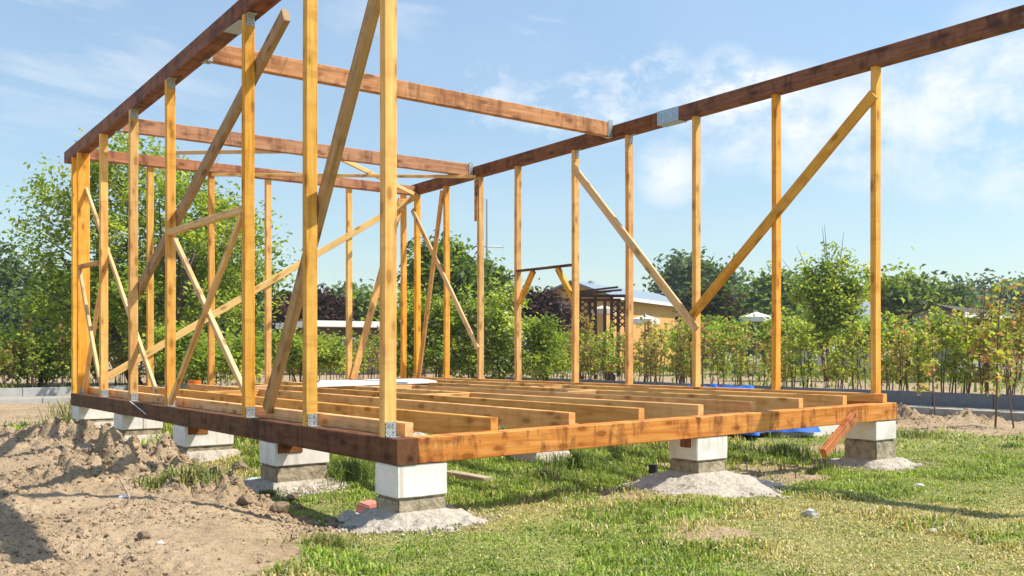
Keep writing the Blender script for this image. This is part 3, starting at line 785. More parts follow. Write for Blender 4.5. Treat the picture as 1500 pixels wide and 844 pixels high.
G_DARK = [(.055, .095, .026), (.072, .120, .030), (.09, .145, .036)]
G_MID = [(.15, .22, .034), (.20, .28, .042), (.25, .32, .05)]
G_LIGHT = [(.27, .36, .05), (.35, .43, .065), (.44, .47, .10), (.20, .29, .045)]
G_HEDGE = [(.27, .36, .05), (.35, .42, .06), (.42, .44, .085), (.20, .28, .05), (.31, .38, .06), (.44, .33, .11), (.42, .22, .11), (.40, .27, .15), (.36, .20, .12)]
G_FAR_HAZE = [(.085, .140, .070), (.105, .165, .078), (.125, .19, .085)]  # greens of distant crowns, with bluish haze put into the leaf colour
G_PURP = [(.060, .030, .040), (.085, .04, .05), (.045, .028, .032)]
def tree(name, label, cat, base, lobes, nclump, per, lsize, pal, pal2=None, trunk_r=.12, clump_r=.3, group=None, flowers=None, bare=0, hollow=.45, trunk_top=None, stems=1, up=.6, aspect=.55):
    """base: foot; lobes: list of (dx,dy,z,rx,ry,rz) ellipsoids (world axes, lateral/depth) filled with leaf clumps"""
    base = Vector(base)
    root = empty(name, base, label, cat, group)
    vol = np.array([l_[3] * l_[4] * l_[5] for l_ in lobes]) ** .8; vol = vol / vol.sum()
    cs = []
    for k in range(nclump):
        l_ = lobes[rng.choice(len(lobes), p=vol)]
        d = rng.normal(size=3); d /= np.linalg.norm(d); r_ = (hollow + (1 - hollow) * rng.random()) ** .6
        r_ *= .78 + .44 * rng.random()
        p = LAT * (l_[0] + d[0] * l_[3] * r_) + DEP * (l_[1] + d[1] * l_[4] * r_) + Vector((0, 0, l_[2] + d[2] * l_[5] * r_))
        cs.append(base + p)
    C_ = np.array([tuple(c) for c in cs])
    lv = np.repeat(C_, per, 0); rad = np.repeat(rng.uniform(.55, 1.25, nclump) * clump_r, per)
    off = rng.normal(size=(len(lv), 3)) * np.array([1, 1, .7]) * .55
    lv = lv + off * rad[:, None]
    ct = tints(nclump, pal if pal2 is None else pal + pal2, .22)
    col = np.repeat(ct, per, 0) * rng.uniform(.78, 1.25, (len(lv), 1))
    if flowers is not None:
        m_ = rng.random(len(lv)) < flowers; col[m_] = np.array([.78, .76, .66]) * rng.uniform(.8, 1.05, (m_.sum(), 1))
    keep = lv[:, 2] > base.z + .05; lv, col = lv[keep], col[keep]
    v, f, c = leaves_np(lv, lsize, col, up, aspect)
    # trunk and limbs
    bm = bmesh.new()
    top = trunk_top if trunk_top else float(np.mean([l_[2] for l_ in lobes]))
    cen = Vector(C_.mean(0))
    forks = []
    for s_ in range(stems):
        ang = 2 * math.pi * s_ / max(1, stems) + .7
        o_ = Vector((math.cos(ang), math.sin(ang), 0)) * (trunk_r * 1.6 if stems > 1 else 0)
        mid = base + o_ * 3 + Vector((random.uniform(-.1, .1), random.uniform(-.1, .1), (top) * .45))
        tp = Vector((cen.x + o_.x * 8 + random.uniform(-.2, .2), cen.y + o_.y * 8 + random.uniform(-.2, .2), base.z + top))
        tube(bm, [base + o_ - Vector((0, 0, .2)), base + o_ * 1.2 + Vector((0, 0, .1)), mid, tp], [trunk_r * 1.35, trunk_r, trunk_r * .72, trunk_r * .25], 8)
        forks.append((mid, tp))
    nb = min(nclump, 26)
    for k in rng.choice(nclump, nb, replace=False):
        mid, tp = forks[k % len(forks)]; s_ = random.uniform(.0, .85); st = mid.lerp(tp, s_); e = cs[k]
        if e.z < base.z + top * .3: st = base.lerp(mid, .6)
        m_ = st.lerp(e, .5) + Vector((random.uniform(-.1, .1), random.uniform(-.1, .1), random.uniform(-.02, .15))) * (e - st).length * .6
        r_ = trunk_r * .32 * (1 - .5 * s_)
        tube(bm, [st, m_, e], [r_, r_ * .6, r_ * .22], 5)
    for k in range(bare):
        e = cs[int(rng.integers(0, nclump))]; d = (e - cen).normalized()
        tube(bm, [e, e + d * .35 + Vector((0, 0, .1)), e + d * .7 + Vector((0, 0, .3))], [.012, .009, .004], 4)
    link('trunk', from_bm(bm), BARK, root, smooth=True)
    link('crown', from_np('crown', v, f, c), LEAF, root)
    return root
def ell(px, dpt, cx_, cy_, wx, hy_, dz=1.0):
    """lobe measured as (centre col, centre row, half width, half height) at depth dpt relative to the foot at px"""
    k = dpt / F
    return ((cx_ - px) * k, random.uniform(-.2, .2), zat(cy_, dpt), wx * k, wx * k * dz, hy_ * k)
# big fruit tree behind the left wall
D = 21.5; px = 222
tree('fruit_tree', 'large loose crowned fruit tree behind the left wall of the frame', 'tree', at_d(px, D),
     [ell(px, D, 235, 330, 120, 110), ell(px, D, 110, 370, 85, 90), ell(px, D, 105, 285, 60, 50), ell(px, D, 330, 350, 75, 75), ell(px, D, 180, 245, 75, 42), ell(px, D, 350, 420, 60, 50), ell(px, D, 250, 440, 130, 50), ell(px, D, 150, 445, 100, 45)],
     540, 50, .12, G_LIGHT, G_MID, .15, .38, bare=14, hollow=.3, stems=3, trunk_top=3.0)
def simple_tree(label, px, D, lobes, ncl, per, ls, pal, pal2=None, name='tree', cat='tree', tr=.15, cr=.6, **k):
    return tree(name, label, cat, at_d(px, D), [ell(px, D, *l_) for l_ in lobes], ncl, per, ls, pal, pal2, tr, cr, **k)
simple_tree('dark green dense tree at the left edge of the picture', 15, 48, [(10, 480, 60, 34), (10, 430, 45, 42), (-40, 400, 45, 50), (40, 455, 35, 25)], 120, 60, .36, G_DARK, G_FAR_HAZE, cr=.9)
simple_tree('dark tree filling the gap behind the fruit tree trunk', 130, 40, [(140, 485, 70, 30), (120, 440, 60, 45), (190, 450, 50, 35)], 120, 60, .32, G_DARK, G_FAR_HAZE, cr=.9)
simple_tree('dark green tree behind the crossed braces', 330, 44, [(330, 480, 80, 34), (330, 430, 60, 50), (270, 450, 50, 35), (385, 445, 25, 40)], 120, 60, .34, G_DARK, G_FAR_HAZE, cr=.9)
simple_tree('rounded green tree behind the long low white roofed shed', 510, 46, [(512, 452, 34, 26), (540, 462, 24, 20), (480, 465, 24, 16)], 90, 50, .36, G_FAR_HAZE, G_MID, cr=.8)
simple_tree('purple leaved shrub tree seen left of the near corner stud', 425, 38, [(428, 458, 24, 22), (470, 455, 28, 20)], 60, 55, .28, G_PURP, cr=.6, name='purple_tree')
simple_tree('tall dark green tree behind the far right corner of the frame', 650, 34, [(648, 395, 42, 45), (665, 440, 55, 45), (625, 430, 30, 50)], 160, 60, .26, G_DARK, G_MID, cr=.7)
simple_tree('bushy dark conifer shaped tree just left of the mast', 718, 38, [(716, 425, 24, 44), (716, 455, 36, 30), (690, 430, 22, 30)], 110, 60, .26, G_DARK, G_MID, cr=.6)
simple_tree('purple leaved tree seen under the window header', 795, 34, [(790, 455, 28, 22), (808, 470, 24, 18)], 70, 55, .24, G_PURP, cr=.5, name='purple_tree')
simple_tree('green tree behind the purple one, left of the pergola', 815, 46, [(820, 480, 34, 32), (820, 443, 24, 22), (800, 450, 18, 16)], 60, 50, .34, G_FAR_HAZE, G_MID, cr=.7)
simple_tree('broad oak like tree far behind between the wooden house and the diagonal braces', 1020, 72, [(1020, 470, 52, 40), (1010, 408, 34, 24), (1045, 418, 34, 28), (990, 425, 22, 24), (1075, 435, 22, 20)], 170, 60, .5, G_FAR_HAZE, G_DARK, cr=1.2, tr=.35)
simple_tree('purple leaved tree behind the hedge right of the wooden house', 1035, 40, [(1035, 450, 32, 22), (1050, 440, 20, 16)], 70, 55, .28, G_PURP, G_DARK, cr=.55, name='purple_tree')
simple_tree('mid green tree far behind the second stud from the right', 1120, 60, [(1125, 475, 50, 36), (1118, 440, 40, 30), (1150, 432, 30, 28)], 110, 55, .46, G_FAR_HAZE, G_MID, cr=1.0)
simple_tree('bright green young tree with upright twigs left of the end stud', 1215, 25, [(1215, 470, 36, 40), (1205, 432, 34, 34), (1245, 440, 30, 36), (1188, 405, 12, 26), (1213, 388, 10, 28), (1238, 392, 10, 26), (1262, 412, 10, 22), (1176, 430, 14, 20)], 190, 46, .12, G_MID, G_LIGHT, cr=.30, bare=14, hollow=.2, stems=3, tr=.05)
simple_tree('dark green spreading tree right of the end stud', 1330, 48, [(1335, 475, 60, 36), (1330, 440, 40, 38), (1300, 430, 28, 28), (1375, 445, 34, 28)], 150, 60, .36, G_DARK, G_MID, cr=.9)
simple_tree('hazy dark tree line crown at the far right edge of the picture', 1470, 95, [(1480, 470, 60, 40), (1460, 435, 34, 18), (1500, 432, 34, 20), (1540, 435, 40, 24)], 140, 55, .62, G_FAR_HAZE, G_DARK, cr=1.5, tr=.4)
simple_tree('distant low tree between the spreading tree and the grey shed', 1400, 80, [(1400, 475, 40, 36), (1395, 440, 30, 20), (1420, 452, 20, 14)], 90, 50, .55, G_FAR_HAZE, cr=1.3, tr=.3)
simple_tree('distant dark tree glimpsed behind the fourth stud from the right', 1085, 85, [(1085, 478, 44, 34), (1085, 440, 30, 26)], 70, 50, .6, G_FAR_HAZE, G_DARK, cr=1.3, tr=.3)
# flowering shrubs behind the far corner
for px, lb, fl in ((640, 'pale flowering shrub behind the far right corner posts', .05), (690, 'light green shrub with small white flowers below the dark conifer shaped tree', .06), (735, 'light green shrub with white flowers at the foot of the mast', .07), (600, 'leafy light green shrub right of the near corner stud', .03)):
    simple_tree(lb, px, 21.5, [(px, 480, 34, 52), (px + 10, 455, 24, 28), (px - 12, 508, 36, 40), (px + 8, 530, 36, 24)], 90, 50, .10, G_MID, G_LIGHT, 'shrub', 'shrub', .022, .26, stems=4, flowers=fl, hollow=.1)
simple_tree('green shrub in front of the purple tree, under the window header', 800, 21.8, [(800, 500, 30, 40), (780, 485, 22, 26), (795, 532, 40, 24)], 80, 50, .10, G_MID, G_LIGHT, 'shrub', 'shrub', .022, .26, stems=4, hollow=.1)
simple_tree('dense shrub mass behind the left braces', 290, 19.5, [(290, 512, 60, 30), (250, 508, 50, 32), (350, 515, 50, 28), (300, 535, 90, 24)], 150, 50, .11, G_MID, G_LIGHT, 'shrub', 'shrub', .022, .3, stems=4, hollow=.1)
simple_tree('dense shrub mass behind the kerb at the left edge', 60, 20.5, [(60, 505, 60, 26), (120, 502, 50, 30), (0, 508, 50, 26), (60, 532, 90, 24)], 130, 50, .11, G_MID, G_LIGHT, 'shrub', 'shrub', .022, .3, stems=4, hollow=.1)
simple_tree('yellow green shrub behind the long brace of the back wall', 440, 20.5, [(440, 520, 40, 26), (400, 510, 30, 30), (485, 520, 30, 24)], 100, 50, .10, G_LIGHT, G_MID, 'shrub', 'shrub', .022, .26, stems=4, hollow=.1)

for px, D in ((560, 36), (1010, 31), (1060, 33), (1150, 30), (1190, 36), (1265, 31), (1300, 34), (1365, 24), (1440, 25), (1490, 24)):
    simple_tree('green garden shrub half hidden beyond the young hedge', px, D, [(px, 492, 34, 22), (px + 14, 486, 18, 20)], 46, 46, .15, G_MID, G_LIGHT, 'shrub', 'shrub', .022, .34, stems=4, hollow=.1, group='garden shrubs beyond the young hedge')
# hedge of young shrubs: variants, then copies
def hedge_variant(k, ht, nl, pal, dens=1.0, ns=(2, 3, 3, 4)):
    bm = bmesh.new(); cents = []
    for s_ in range(random.choice(ns)):
        bx, by = random.uniform(-.10, .10), random.uniform(-.10, .10); hh = ht * random.uniform(.72, 1.08)
        lean = Vector((random.uniform(-.16, .16), random.uniform(-.16, .16), 0)); pts = []
        for i in range(7):
            t = i / 6; pts.append(Vector((bx, by, -.06)) + lean * t + Vector((math.sin(5 * t + s_) * .02, math.cos(4 * t + s_) * .02, hh * t)))
        tube(bm, pts, [.012 * (1 - .75 * i / 6) for i in range(7)], 5)
        for q in range(11):
            t = random.uniform(.26, 1.0); i = min(5, int(t * 6)); st = pts[i].lerp(pts[i + 1], t * 6 - i)
            a_ = random.uniform(0, 6.28); e = st + Vector((math.cos(a_), math.sin(a_), random.uniform(.2, .9))) * random.uniform(.12, .32) * (1.1 - .5 * t)
            tube(bm, [st, e], [.005, .002], 4, cap=False)
            for w_ in range(int(nl * dens * random.uniform(.6, 1.3))):
                cents.append(st.lerp(e, random.uniform(.3, 1.15)) + Vector([random.gauss(0, .035) for _ in range(3)]))
    c_ = np.array([tuple(q) for q in cents])
    v, f, c = leaves_np(c_, .078, tints(len(c_), pal, .25), .4, .72)
    ms = from_bm(bm, 'hedge_stem'); ms.materials.append(STEMB)
    ml = from_np('hedge_leaves', v, f, c); ml.materials.append(LEAF)
    return ms, ml
HV = [hedge_variant(k, random.uniform(1.18, 1.66), 9, G_HEDGE if k % 3 else G_HEDGE[:4]) for k in range(9)]
HS = [hedge_variant(k, random.uniform(1.5, 1.8), 11, G_HEDGE, 1.0, (1, 1)) for k in range(4)]
proto = {}
def shrub_copy(ms, ml, loc, rz, sc, label, group):
    key = ms.name
    if key not in proto:
        r_ = bpy.data.objects.new('hedge_shrub', None); COL.objects.link(r_)
        a_ = bpy.data.objects.new('stem', ms); b_ = bpy.data.objects.new('foliage', ml)
        for q in (a_, b_): COL.objects.link(q); q.parent = r_
        proto[key] = (r_, a_, b_); root = r_
    else:
        r0, a0, b0 = proto[key]; root = r0.copy(); COL.objects.link(root)
        for q in (a0, b0):
            z = q.copy(); COL.objects.link(z); z.parent = root
    root.location = loc; root.rotation_euler = (0, 0, rz); root.scale = (sc, sc, sc)
    tag(root, label, 'shrub', group); return root
def frustum(p, m=60):
    q = Vector((p[0] - CX, p[1] - CY, 0)); d = q.dot(DEP)
    return d > 1 and -m < 750 + F * q.dot(LAT) / d < 1500 + m
# right-hand row along the upper kerb
y = -1.0; k = 0
while y < 16.4:
    for row in (0, 1):
        x = 12.72 + row * .55 + random.uniform(-.10, .10); yy = y + row * .16 + random.uniform(-.08, .08)
        if frustum((x, yy)) and random.random() > .17:
            ms, ml = random.choice(HV)
            shrub_copy(ms, ml, (x, yy, gz1(x, yy)), random.uniform(0, 6.28), random.uniform(.78, 1.14) * (1.16 if yy < 4.2 else 1.0), 'slender young hedge shrub with sparse yellow green leaves in the row above the right kerb', 'young hedge shrubs in the row above the right kerb')
    y += .36
x = -10.5
while x < 12.2:
    for row in (0, 1):
        yy = 16.95 + row * .6 + random.uniform(-.12, .12); xx = x + random.uniform(-.12, .12)
        if frustum((xx, yy)):
            ms, ml = random.choice(HV)
            u_ = 750
            shrub_copy(ms, ml, (xx, yy, gz1(xx, yy)), random.uniform(0, 6.28), random.uniform(.62, .95), 'low leafy hedge shrub in the row above the back kerb', 'young hedge shrubs in the row above the back kerb')
    x += .42
for (u, v, hgt, lab) in ((1447, 627, 1.95, 'thin bare stemmed sapling with two upright twigs standing before the right kerbs'), (1487, 628, 1.6, 'thin sapling standing before the kerbs at the right edge of the picture'), (1383, 614, 1.55, 'leafy low branching sapling before the right kerb, nearest the frame')):
    p = gpt(u, v); ms, ml = HS[{1447: 0, 1487: 1, 1383: 2}[u]]
    q = shrub_copy(ms, ml, p, random.uniform(0, 6), hgt / 1.65, lab, None)

# ------------------------------------------------------------------ buildings and garden things far behind
def gable(name, label, A, B, wdt, eave, ridge, wall, roof, over=.35, win=None):
    """A,B ends of the long front side; body extends wdt behind it"""
    A, B = Vector((A.x, A.y, 0)), Vector((B.x, B.y, 0)); d = (B - A); ln = d.length; ex = d.normalized(); ey = Vector((-ex.y, ex.x, 0))
    if ey.dot(DEP) < 0: ey = -ey
    r_ = empty(name, A, label, 'house' if 'house' in name else 'shed')
    m = Matrix(((ex.x, ey.x, 0, A.x), (ex.y, ey.y, 0, A.y), (0, 0, 1, 0), (0, 0, 0, 1)))
    bm = bmesh.new()
    P = [(0, 0), (wdt, 0), (wdt, eave), (wdt / 2, ridge), (0, eave)]
    a_ = [bm.verts.new((0, y_, z_)) for y_, z_ in P]; b_ = [bm.verts.new((ln, y_, z_)) for y_, z_ in P]
    bm.faces.new(a_); bm.faces.new(b_[::-1])
    for i in range(5): bm.faces.new((a_[i], b_[i], b_[(i + 1) % 5], a_[(i + 1) % 5]))
    bmesh.ops.recalc_face_normals(bm, faces=bm.faces)
    wl = link('wall', from_bm(bm), wall, r_, m)
    sl = (ridge - eave) / (wdt / 2); t = .10
    bm = bmesh.new(); g = .01
    Q = [(-over, eave - over * sl + g), (wdt / 2, ridge + g), (wdt + over, eave - over * sl + g), (wdt + over, eave - over * sl + t), (wdt / 2, ridge + t), (-over, eave - over * sl + t)]
    a_ = [bm.verts.new((-over, y_, z_)) for y_, z_ in Q]; b_ = [bm.verts.new((ln + over, y_, z_)) for y_, z_ in Q]
    for i in range(6): bm.faces.new((a_[i], b_[i], b_[(i + 1) % 6], a_[(i + 1) % 6]))
    for c_ in (a_, b_): bm.faces.new((c_[0], c_[1], c_[4], c_[5])); bm.faces.new((c_[1], c_[2], c_[3], c_[4]))
    bmesh.ops.recalc_face_normals(bm, faces=bm.faces)
    rf = link('roof', from_bm(bm), roof, r_, m)
    box('fascia', -over - .02, ln + over + .02, -over - .045, -over - .004, eave - over * sl - .06, eave - over * sl + t - .01, WHITEP, r_, 0, m)
    for (x0, x1, z0, z1) in (win or []):
        f_ = box('window', x0, x1, -.05, -.003, z0, z1, WHITEP, r_, 0, m)
        box('pane', x0 + .08, x1 - .08, -.06, -.052, z0 + .08, z1 - .08, GLASS, f_, 0, m)
    return r_
gable('house', 'orange timber clad house with blue grey roof beyond the hedge', at_d(888, 40), at_d(1002, 49), 3.0, 3.30, 3.85, CLAD, ROOFB, .3, None)
gable('grey_shed', 'low grey shed with a dark sloping roof behind the saplings at the right', at_d(1404, 28), at_d(1545, 38), 1.3, 2.05, 2.25, GREYWALL, DARKWALL, .2, None)
gable('blue_shed', 'small pale blue roofed shed beside the end stud', at_d(1256, 44), at_d(1282, 44), 2.6, 2.5, 3.2, GREYWALL, ROOFB, .2)
gable('far_house', 'distant house with a small steep dark gable roof', at_d(1158, 70), at_d(1174, 68), 1.6, 4.6, 6.1, GREYWALL, ROOFB, .2)
# long low shed with white roof edge
A, B = at_d(462, 31), at_d(612, 33)
r_ = empty('long_shed', A, 'long low dark shed with a thin white roof edge behind the back hedge', 'shed')
d = (B - A).normalized(); e = Vector((-d.y, d.x, 0)); m = Matrix(((d.x, e.x, 0, A.x), (d.y, e.y, 0, A.y), (0, 0, 1, 0), (0, 0, 0, 1))); ln = (B - A).length
box('wall', .1, ln - .1, 0, 3, 0, 1.72, DARKWALL, r_, 0, m); box('roof', -.2, ln + .2, -.4, 3.3, 1.73, 1.93, WHITEP, r_, .01, m)
for x0 in (.9, 2.2): 
    f_ = box('window', x0, x0 + .5, -.04, -.003, .7, 1.4, WHITEP, r_, 0, m); box('pane', x0 + .06, x0 + .44, -.05, -.042, .76, 1.34, GLASS, f_, 0, m)
# pergola with lattice panels
D = 27; k = D / F
r_ = empty('pergola', at_d(885, D), 'dark brown pergola with two lattice panels in front of the orange house', 'pergola')
mP = Matrix(((LAT.x, DEP.x, 0, at_d(750, D).x), (LAT.y, DEP.y, 0, at_d(750, D).y), (0, 0, 1, 0), (0, 0, 0, 1)))
def lx(u): return (u - 750) * k
for u in (849, 872, 896, 917):
    box('post', lx(u) - .045, lx(u) + .045, -.045, .045, 0, zat(436, D), DARKW, r_, .005, mP)
    box('post', lx(u) - .045, lx(u) + .045, 1.95, 2.05, 0, zat(436, D), DARKW, r_, .005, mP)
for yy in (0, 2.0): box('beam', lx(846), lx(921), yy - .04, yy + .04, zat(435.8, D), zat(431.5, D), DARKW, r_, .005, mP)
for i, yy in enumerate((-.25, .55, 1.6)):
    board('rafter', mP @ Vector((lx(842), yy, zat(428.6, D))), mP @ Vector((lx(904 + 10 * (i % 2)), yy, zat(421.5 + 1.5 * (i % 2), D))), .055, .07, DARKW, r_)
for u0, u1, v0, v1 in ((850.5, 870.5, 439, 493), (898.5, 915.5, 439, 482)):
    bm = bmesh.new(); x0, x1, z0, z1 = lx(u0), lx(u1), zat(v1, D), zat(v0, D)
    st = .19
    def strip(a_, b_, yo):
        d_ = Vector((b_[0] - a_[0], 0, b_[1] - a_[1])); 
        if d_.length < .02: return
        n_ = Vector((-d_.z, 0, d_.x)).normalized() * .02
        q = [Vector((a_[0], yo, a_[1])) + n_, Vector((b_[0], yo, b_[1])) + n_, Vector((b_[0], yo, b_[1])) - n_, Vector((a_[0], yo, a_[1])) - n_]
        f_ = bm.faces.new([bm.verts.new(v_) for v_ in q]); g_ = bmesh.ops.extrude_face_region(bm, geom=[f_])
        for v_ in g_['geom']:
            if isinstance(v_, bmesh.types.BMVert): v_.co.y += .012
    W_, H_ = x1 - x0, z1 - z0
    c_ = -H_
    while c_ < W_:
        a0 = max(0, c_); a1 = min(W_, c_ + H_); strip((x0 + a0, z0 + a0 - c_), (x0 + a1, z0 + a1 - c_), -.014); strip((x0 + a0, z1 - (a0 - c_)), (x0 + a1, z1 - (a1 - c_)), .002); c_ += st
    bmesh.ops.recalc_face_normals(bm, faces=bm.faces)
    link('lattice', from_bm(bm), DARKW, r_, mP)
# parasols
def parasol(u, D, v0, wd, mat, label):
    p = at_d(u, D); zt_ = zat(v0, D); r_ = empty('parasol', p, label, 'parasol')
    bm = bmesh.new(); top = bm.verts.new((p.x, p.y, zt_)); N = 8; hw = wd * D / F / 2; ring = []; r2 = []
    for i in range(N):
        a_ = 2 * math.pi * i / N + .3; ring.append(bm.verts.new((p.x + math.cos(a_) * hw, p.y + math.sin(a_) * hw, zt_ - hw * .30))); r2.append(bm.verts.new((p.x + math.cos(a_) * hw, p.y + math.sin(a_) * hw, zt_ - hw * .30 - .16)))
    for i in range(N):
        bm.faces.new((top, ring[i], ring[(i + 1) % N])); bm.faces.new((ring[i], r2[i], r2[(i + 1) % N], ring[(i + 1) % N]))
    o = link('canopy', from_bm(bm), mat, r_); so = o.modifiers.new('thick', 'SOLIDIFY'); so.thickness = .012
    bm = bmesh.new(); tube(bm, [(p.x, p.y, -.05), (p.x, p.y, zt_ + .05)], [.03, .025], 8); link('pole', from_bm(bm), STEEL, r_)
parasol(884, 30, 447, 40, CANVB, 'beige garden parasol seen between the two lattice panels')
parasol(945, 31, 461, 44, CANV, 'white garden parasol before the orange house wall')
parasol(1108, 33, 457, 50, CANV, 'white parasol over the hedge beside the second stud from the right')
# mast with a cross bar
D = 40; p = at_d(713, D); r_ = empty('mast', p, 'tall thin pale grey mast with a short cross bar behind the right wall', 'mast')
bm = bmesh.new(); tube(bm, [(p.x, p.y, 0), (p.x, p.y, zat(292, D))], [.07, .035], 8); link('pole', from_bm(bm), STEEL, r_)
bm = bmesh.new(); a_, b_ = at_d(694, D, zat(361, D)), at_d(737, D, zat(362, D)); tube(bm, [a_, b_], [.03, .03], 6); tube(bm, [b_, b_ - Vector((0, 0, 2.2))], [.012, .012], 5); 
tube(bm, [b_ - Vector((0, 0, .01)), b_ + Vector((0, 0, .05))], [.03, .03], 6)
link('cross_bar', from_bm(bm), WHITEP, r_)
# street lamp arm right of the mast
D = 45; p = at_d(750, D); bm = bmesh.new(); tube(bm, [(p.x, p.y, 0), (p.x, p.y, zat(418, D)), at_d(746, D, zat(415, D)), at_d(736, D, zat(414, D))], [.06, .045, .035, .03], 7)
r_ = empty('street_lamp', p, 'grey street lamp with a curved arm right of the mast', 'street lamp'); link('pole', from_bm(bm), STEEL, r_)
q = at_d(734, D, zat(414, D)); box('lamp_head', q.x - .22, q.x + .1, q.y - .08, q.y + .08, q.z - .08, q.z + .05, STEEL, r_, .02)
# domed chimney tower
D = 60; p = at_d(866, D); r_ = empty('silo', p, 'small dark domed tower peeking over the pergola', 'tower')
def lathe(prof, c, N=20):
    bm = bmesh.new(); rg = [[bm.verts.new((c.x + math.cos(2 * math.pi * i / N) * r0, c.y + math.sin(2 * math.pi * i / N) * r0, z0)) for i in range(N)] for r0, z0 in prof]
    for i in range(len(rg) - 1):
        for j in range(N): bm.faces.new((rg[i][j], rg[i][(j + 1) % N], rg[i + 1][(j + 1) % N], rg[i + 1][j]))
    bm.faces.new(rg[-1]); bmesh.ops.recalc_face_normals(bm, faces=bm.faces); return from_bm(bm)
zt_ = zat(411, D); link('body', lathe([(.22, 0), (.22, zt_ - .45)], p), GREYWALL, r_); link('dome', lathe([(.27, zt_ - .47), (.27, zt_ - .4), (.24, zt_ - .15), (.14, zt_ - .02), (.03, zt_)], p), ROOFB, r_, smooth=True)
# small red garden tiller beyond the kerb
D = 24.0; p = at_d(890, D); g = gz1(p.x, p.y); r_ = empty('garden_tiller', (p.x, p.y, g), 'small red and white garden tiller with long pale handle behind the hedge', 'garden tiller')
mT = Matrix(((LAT.x, DEP.x, 0, p.x), (LAT.y, DEP.y, 0, p.y), (0, 0, 1, g), (0, 0, 0, 1)))
box('engine', -.06, .14, -.1, .1, .22, .42, RED, r_, .03, mT); box('tank', .04, .16, -.07, .07, .43, .52, WHITEP, r_, .03, mT)
bm = bmesh.new(); tube(bm, [(-.02, 0, .3), (-.45, 0, .16), (-.62, 0, .12)], [.02, .02, .018], 6); link('handle', from_bm(bm), WHITEP, r_, mT)
box('handle_grip', -.75, -.58, -.04, .04, .08, .15, RED, r_, .015, mT)
for yy in (-.12, .12):
    bm = bmesh.new(); bmesh.ops.create_cone(bm, cap_ends=True, segments=18, radius1=.13, radius2=.13, depth=.05, matrix=Matrix.Translation((.06, yy, .12)) @ Matrix.Rotation(R(90), 4, 'X')); link('wheel', from_bm(bm), BLACKP, r_, mT)
box('blade_guard', .1, .2, -.14, .14, .1, .22, WHITEP, r_, .01, mT)
# pale sand heap by the tiller
gp = at_d(868, 19.5)
bm = bmesh.new(); bmesh.ops.create_grid(bm, x_segments=40, y_segments=20, size=1)
for q in bm.verts:
    e = max(0, 1 - math.hypot(q.co.x, q.co.y) ** 2); wp = gp + LAT * q.co.x * .7 + DEP * q.co.y * .6
    q.co = Vector((wp.x, wp.y, gz1(wp.x, wp.y) - .02 + .24 * e + random.uniform(-.012, .012)))
bmesh.ops.recalc_face_normals(bm, faces=bm.faces)
tag(link('sand_heap', from_bm(bm), STONE, smooth=True), 'pale sand heap behind the middle studs of the right wall', 'sand heap')

# ------------------------------------------------------------------ grass
def grass(name, pts, hts, pal_idx, wid=.0045):
    n_ = len(pts); a_ = rng.uniform(0, 2 * np.pi, n_); dirv = np.stack([np.cos(a_), np.sin(a_), np.zeros(n_)], 1); side = np.stack([-np.sin(a_), np.cos(a_), np.zeros(n_)], 1)
    bend = rng.uniform(.25, 1.35, n_)[:, None]; h_ = hts[:, None]; w_ = wid * rng.uniform(.7, 1.4, n_)[:, None]
    v = np.empty((n_, 5, 3)); up = np.array([0, 0, 1.0])
    m_ = pts + dirv * h_ * bend * .28 + up * h_ * .58; t_ = pts + dirv * h_ * bend * .85 + up * h_ * np.maximum(.12, 1 - .52 * bend)
    v[:, 0] = pts - side * w_; v[:, 1] = pts + side * w_; v[:, 2] = m_ + side * w_ * .75; v[:, 3] = m_ - side * w_ * .75; v[:, 4] = t_
    b = np.arange(n_)[:, None] * 5
    f = np.concatenate([b + np.array([[0, 1, 2]]), b + np.array([[0, 2, 3]]), b + np.array([[3, 2, 4]])], 0)
    c = np.repeat(pal_idx[:, None, :], 5, 1).reshape(-1, 3)
    return from_np(name, v.reshape(-1, 3), f, c)
def scatter(n_, dmin, dmax, pw=1.0):
    """points on the ground inside the view wedge"""
    d = (dmin ** (2 - pw) + rng.random(n_) * (dmax ** (2 - pw) - dmin ** (2 - pw))) ** (1 / (2 - pw))
    r_ = rng.uniform(-.60, .60, n_)
    return CX + d * (CS * r_ + SN), CY + d * (-SN * r_ + CS)
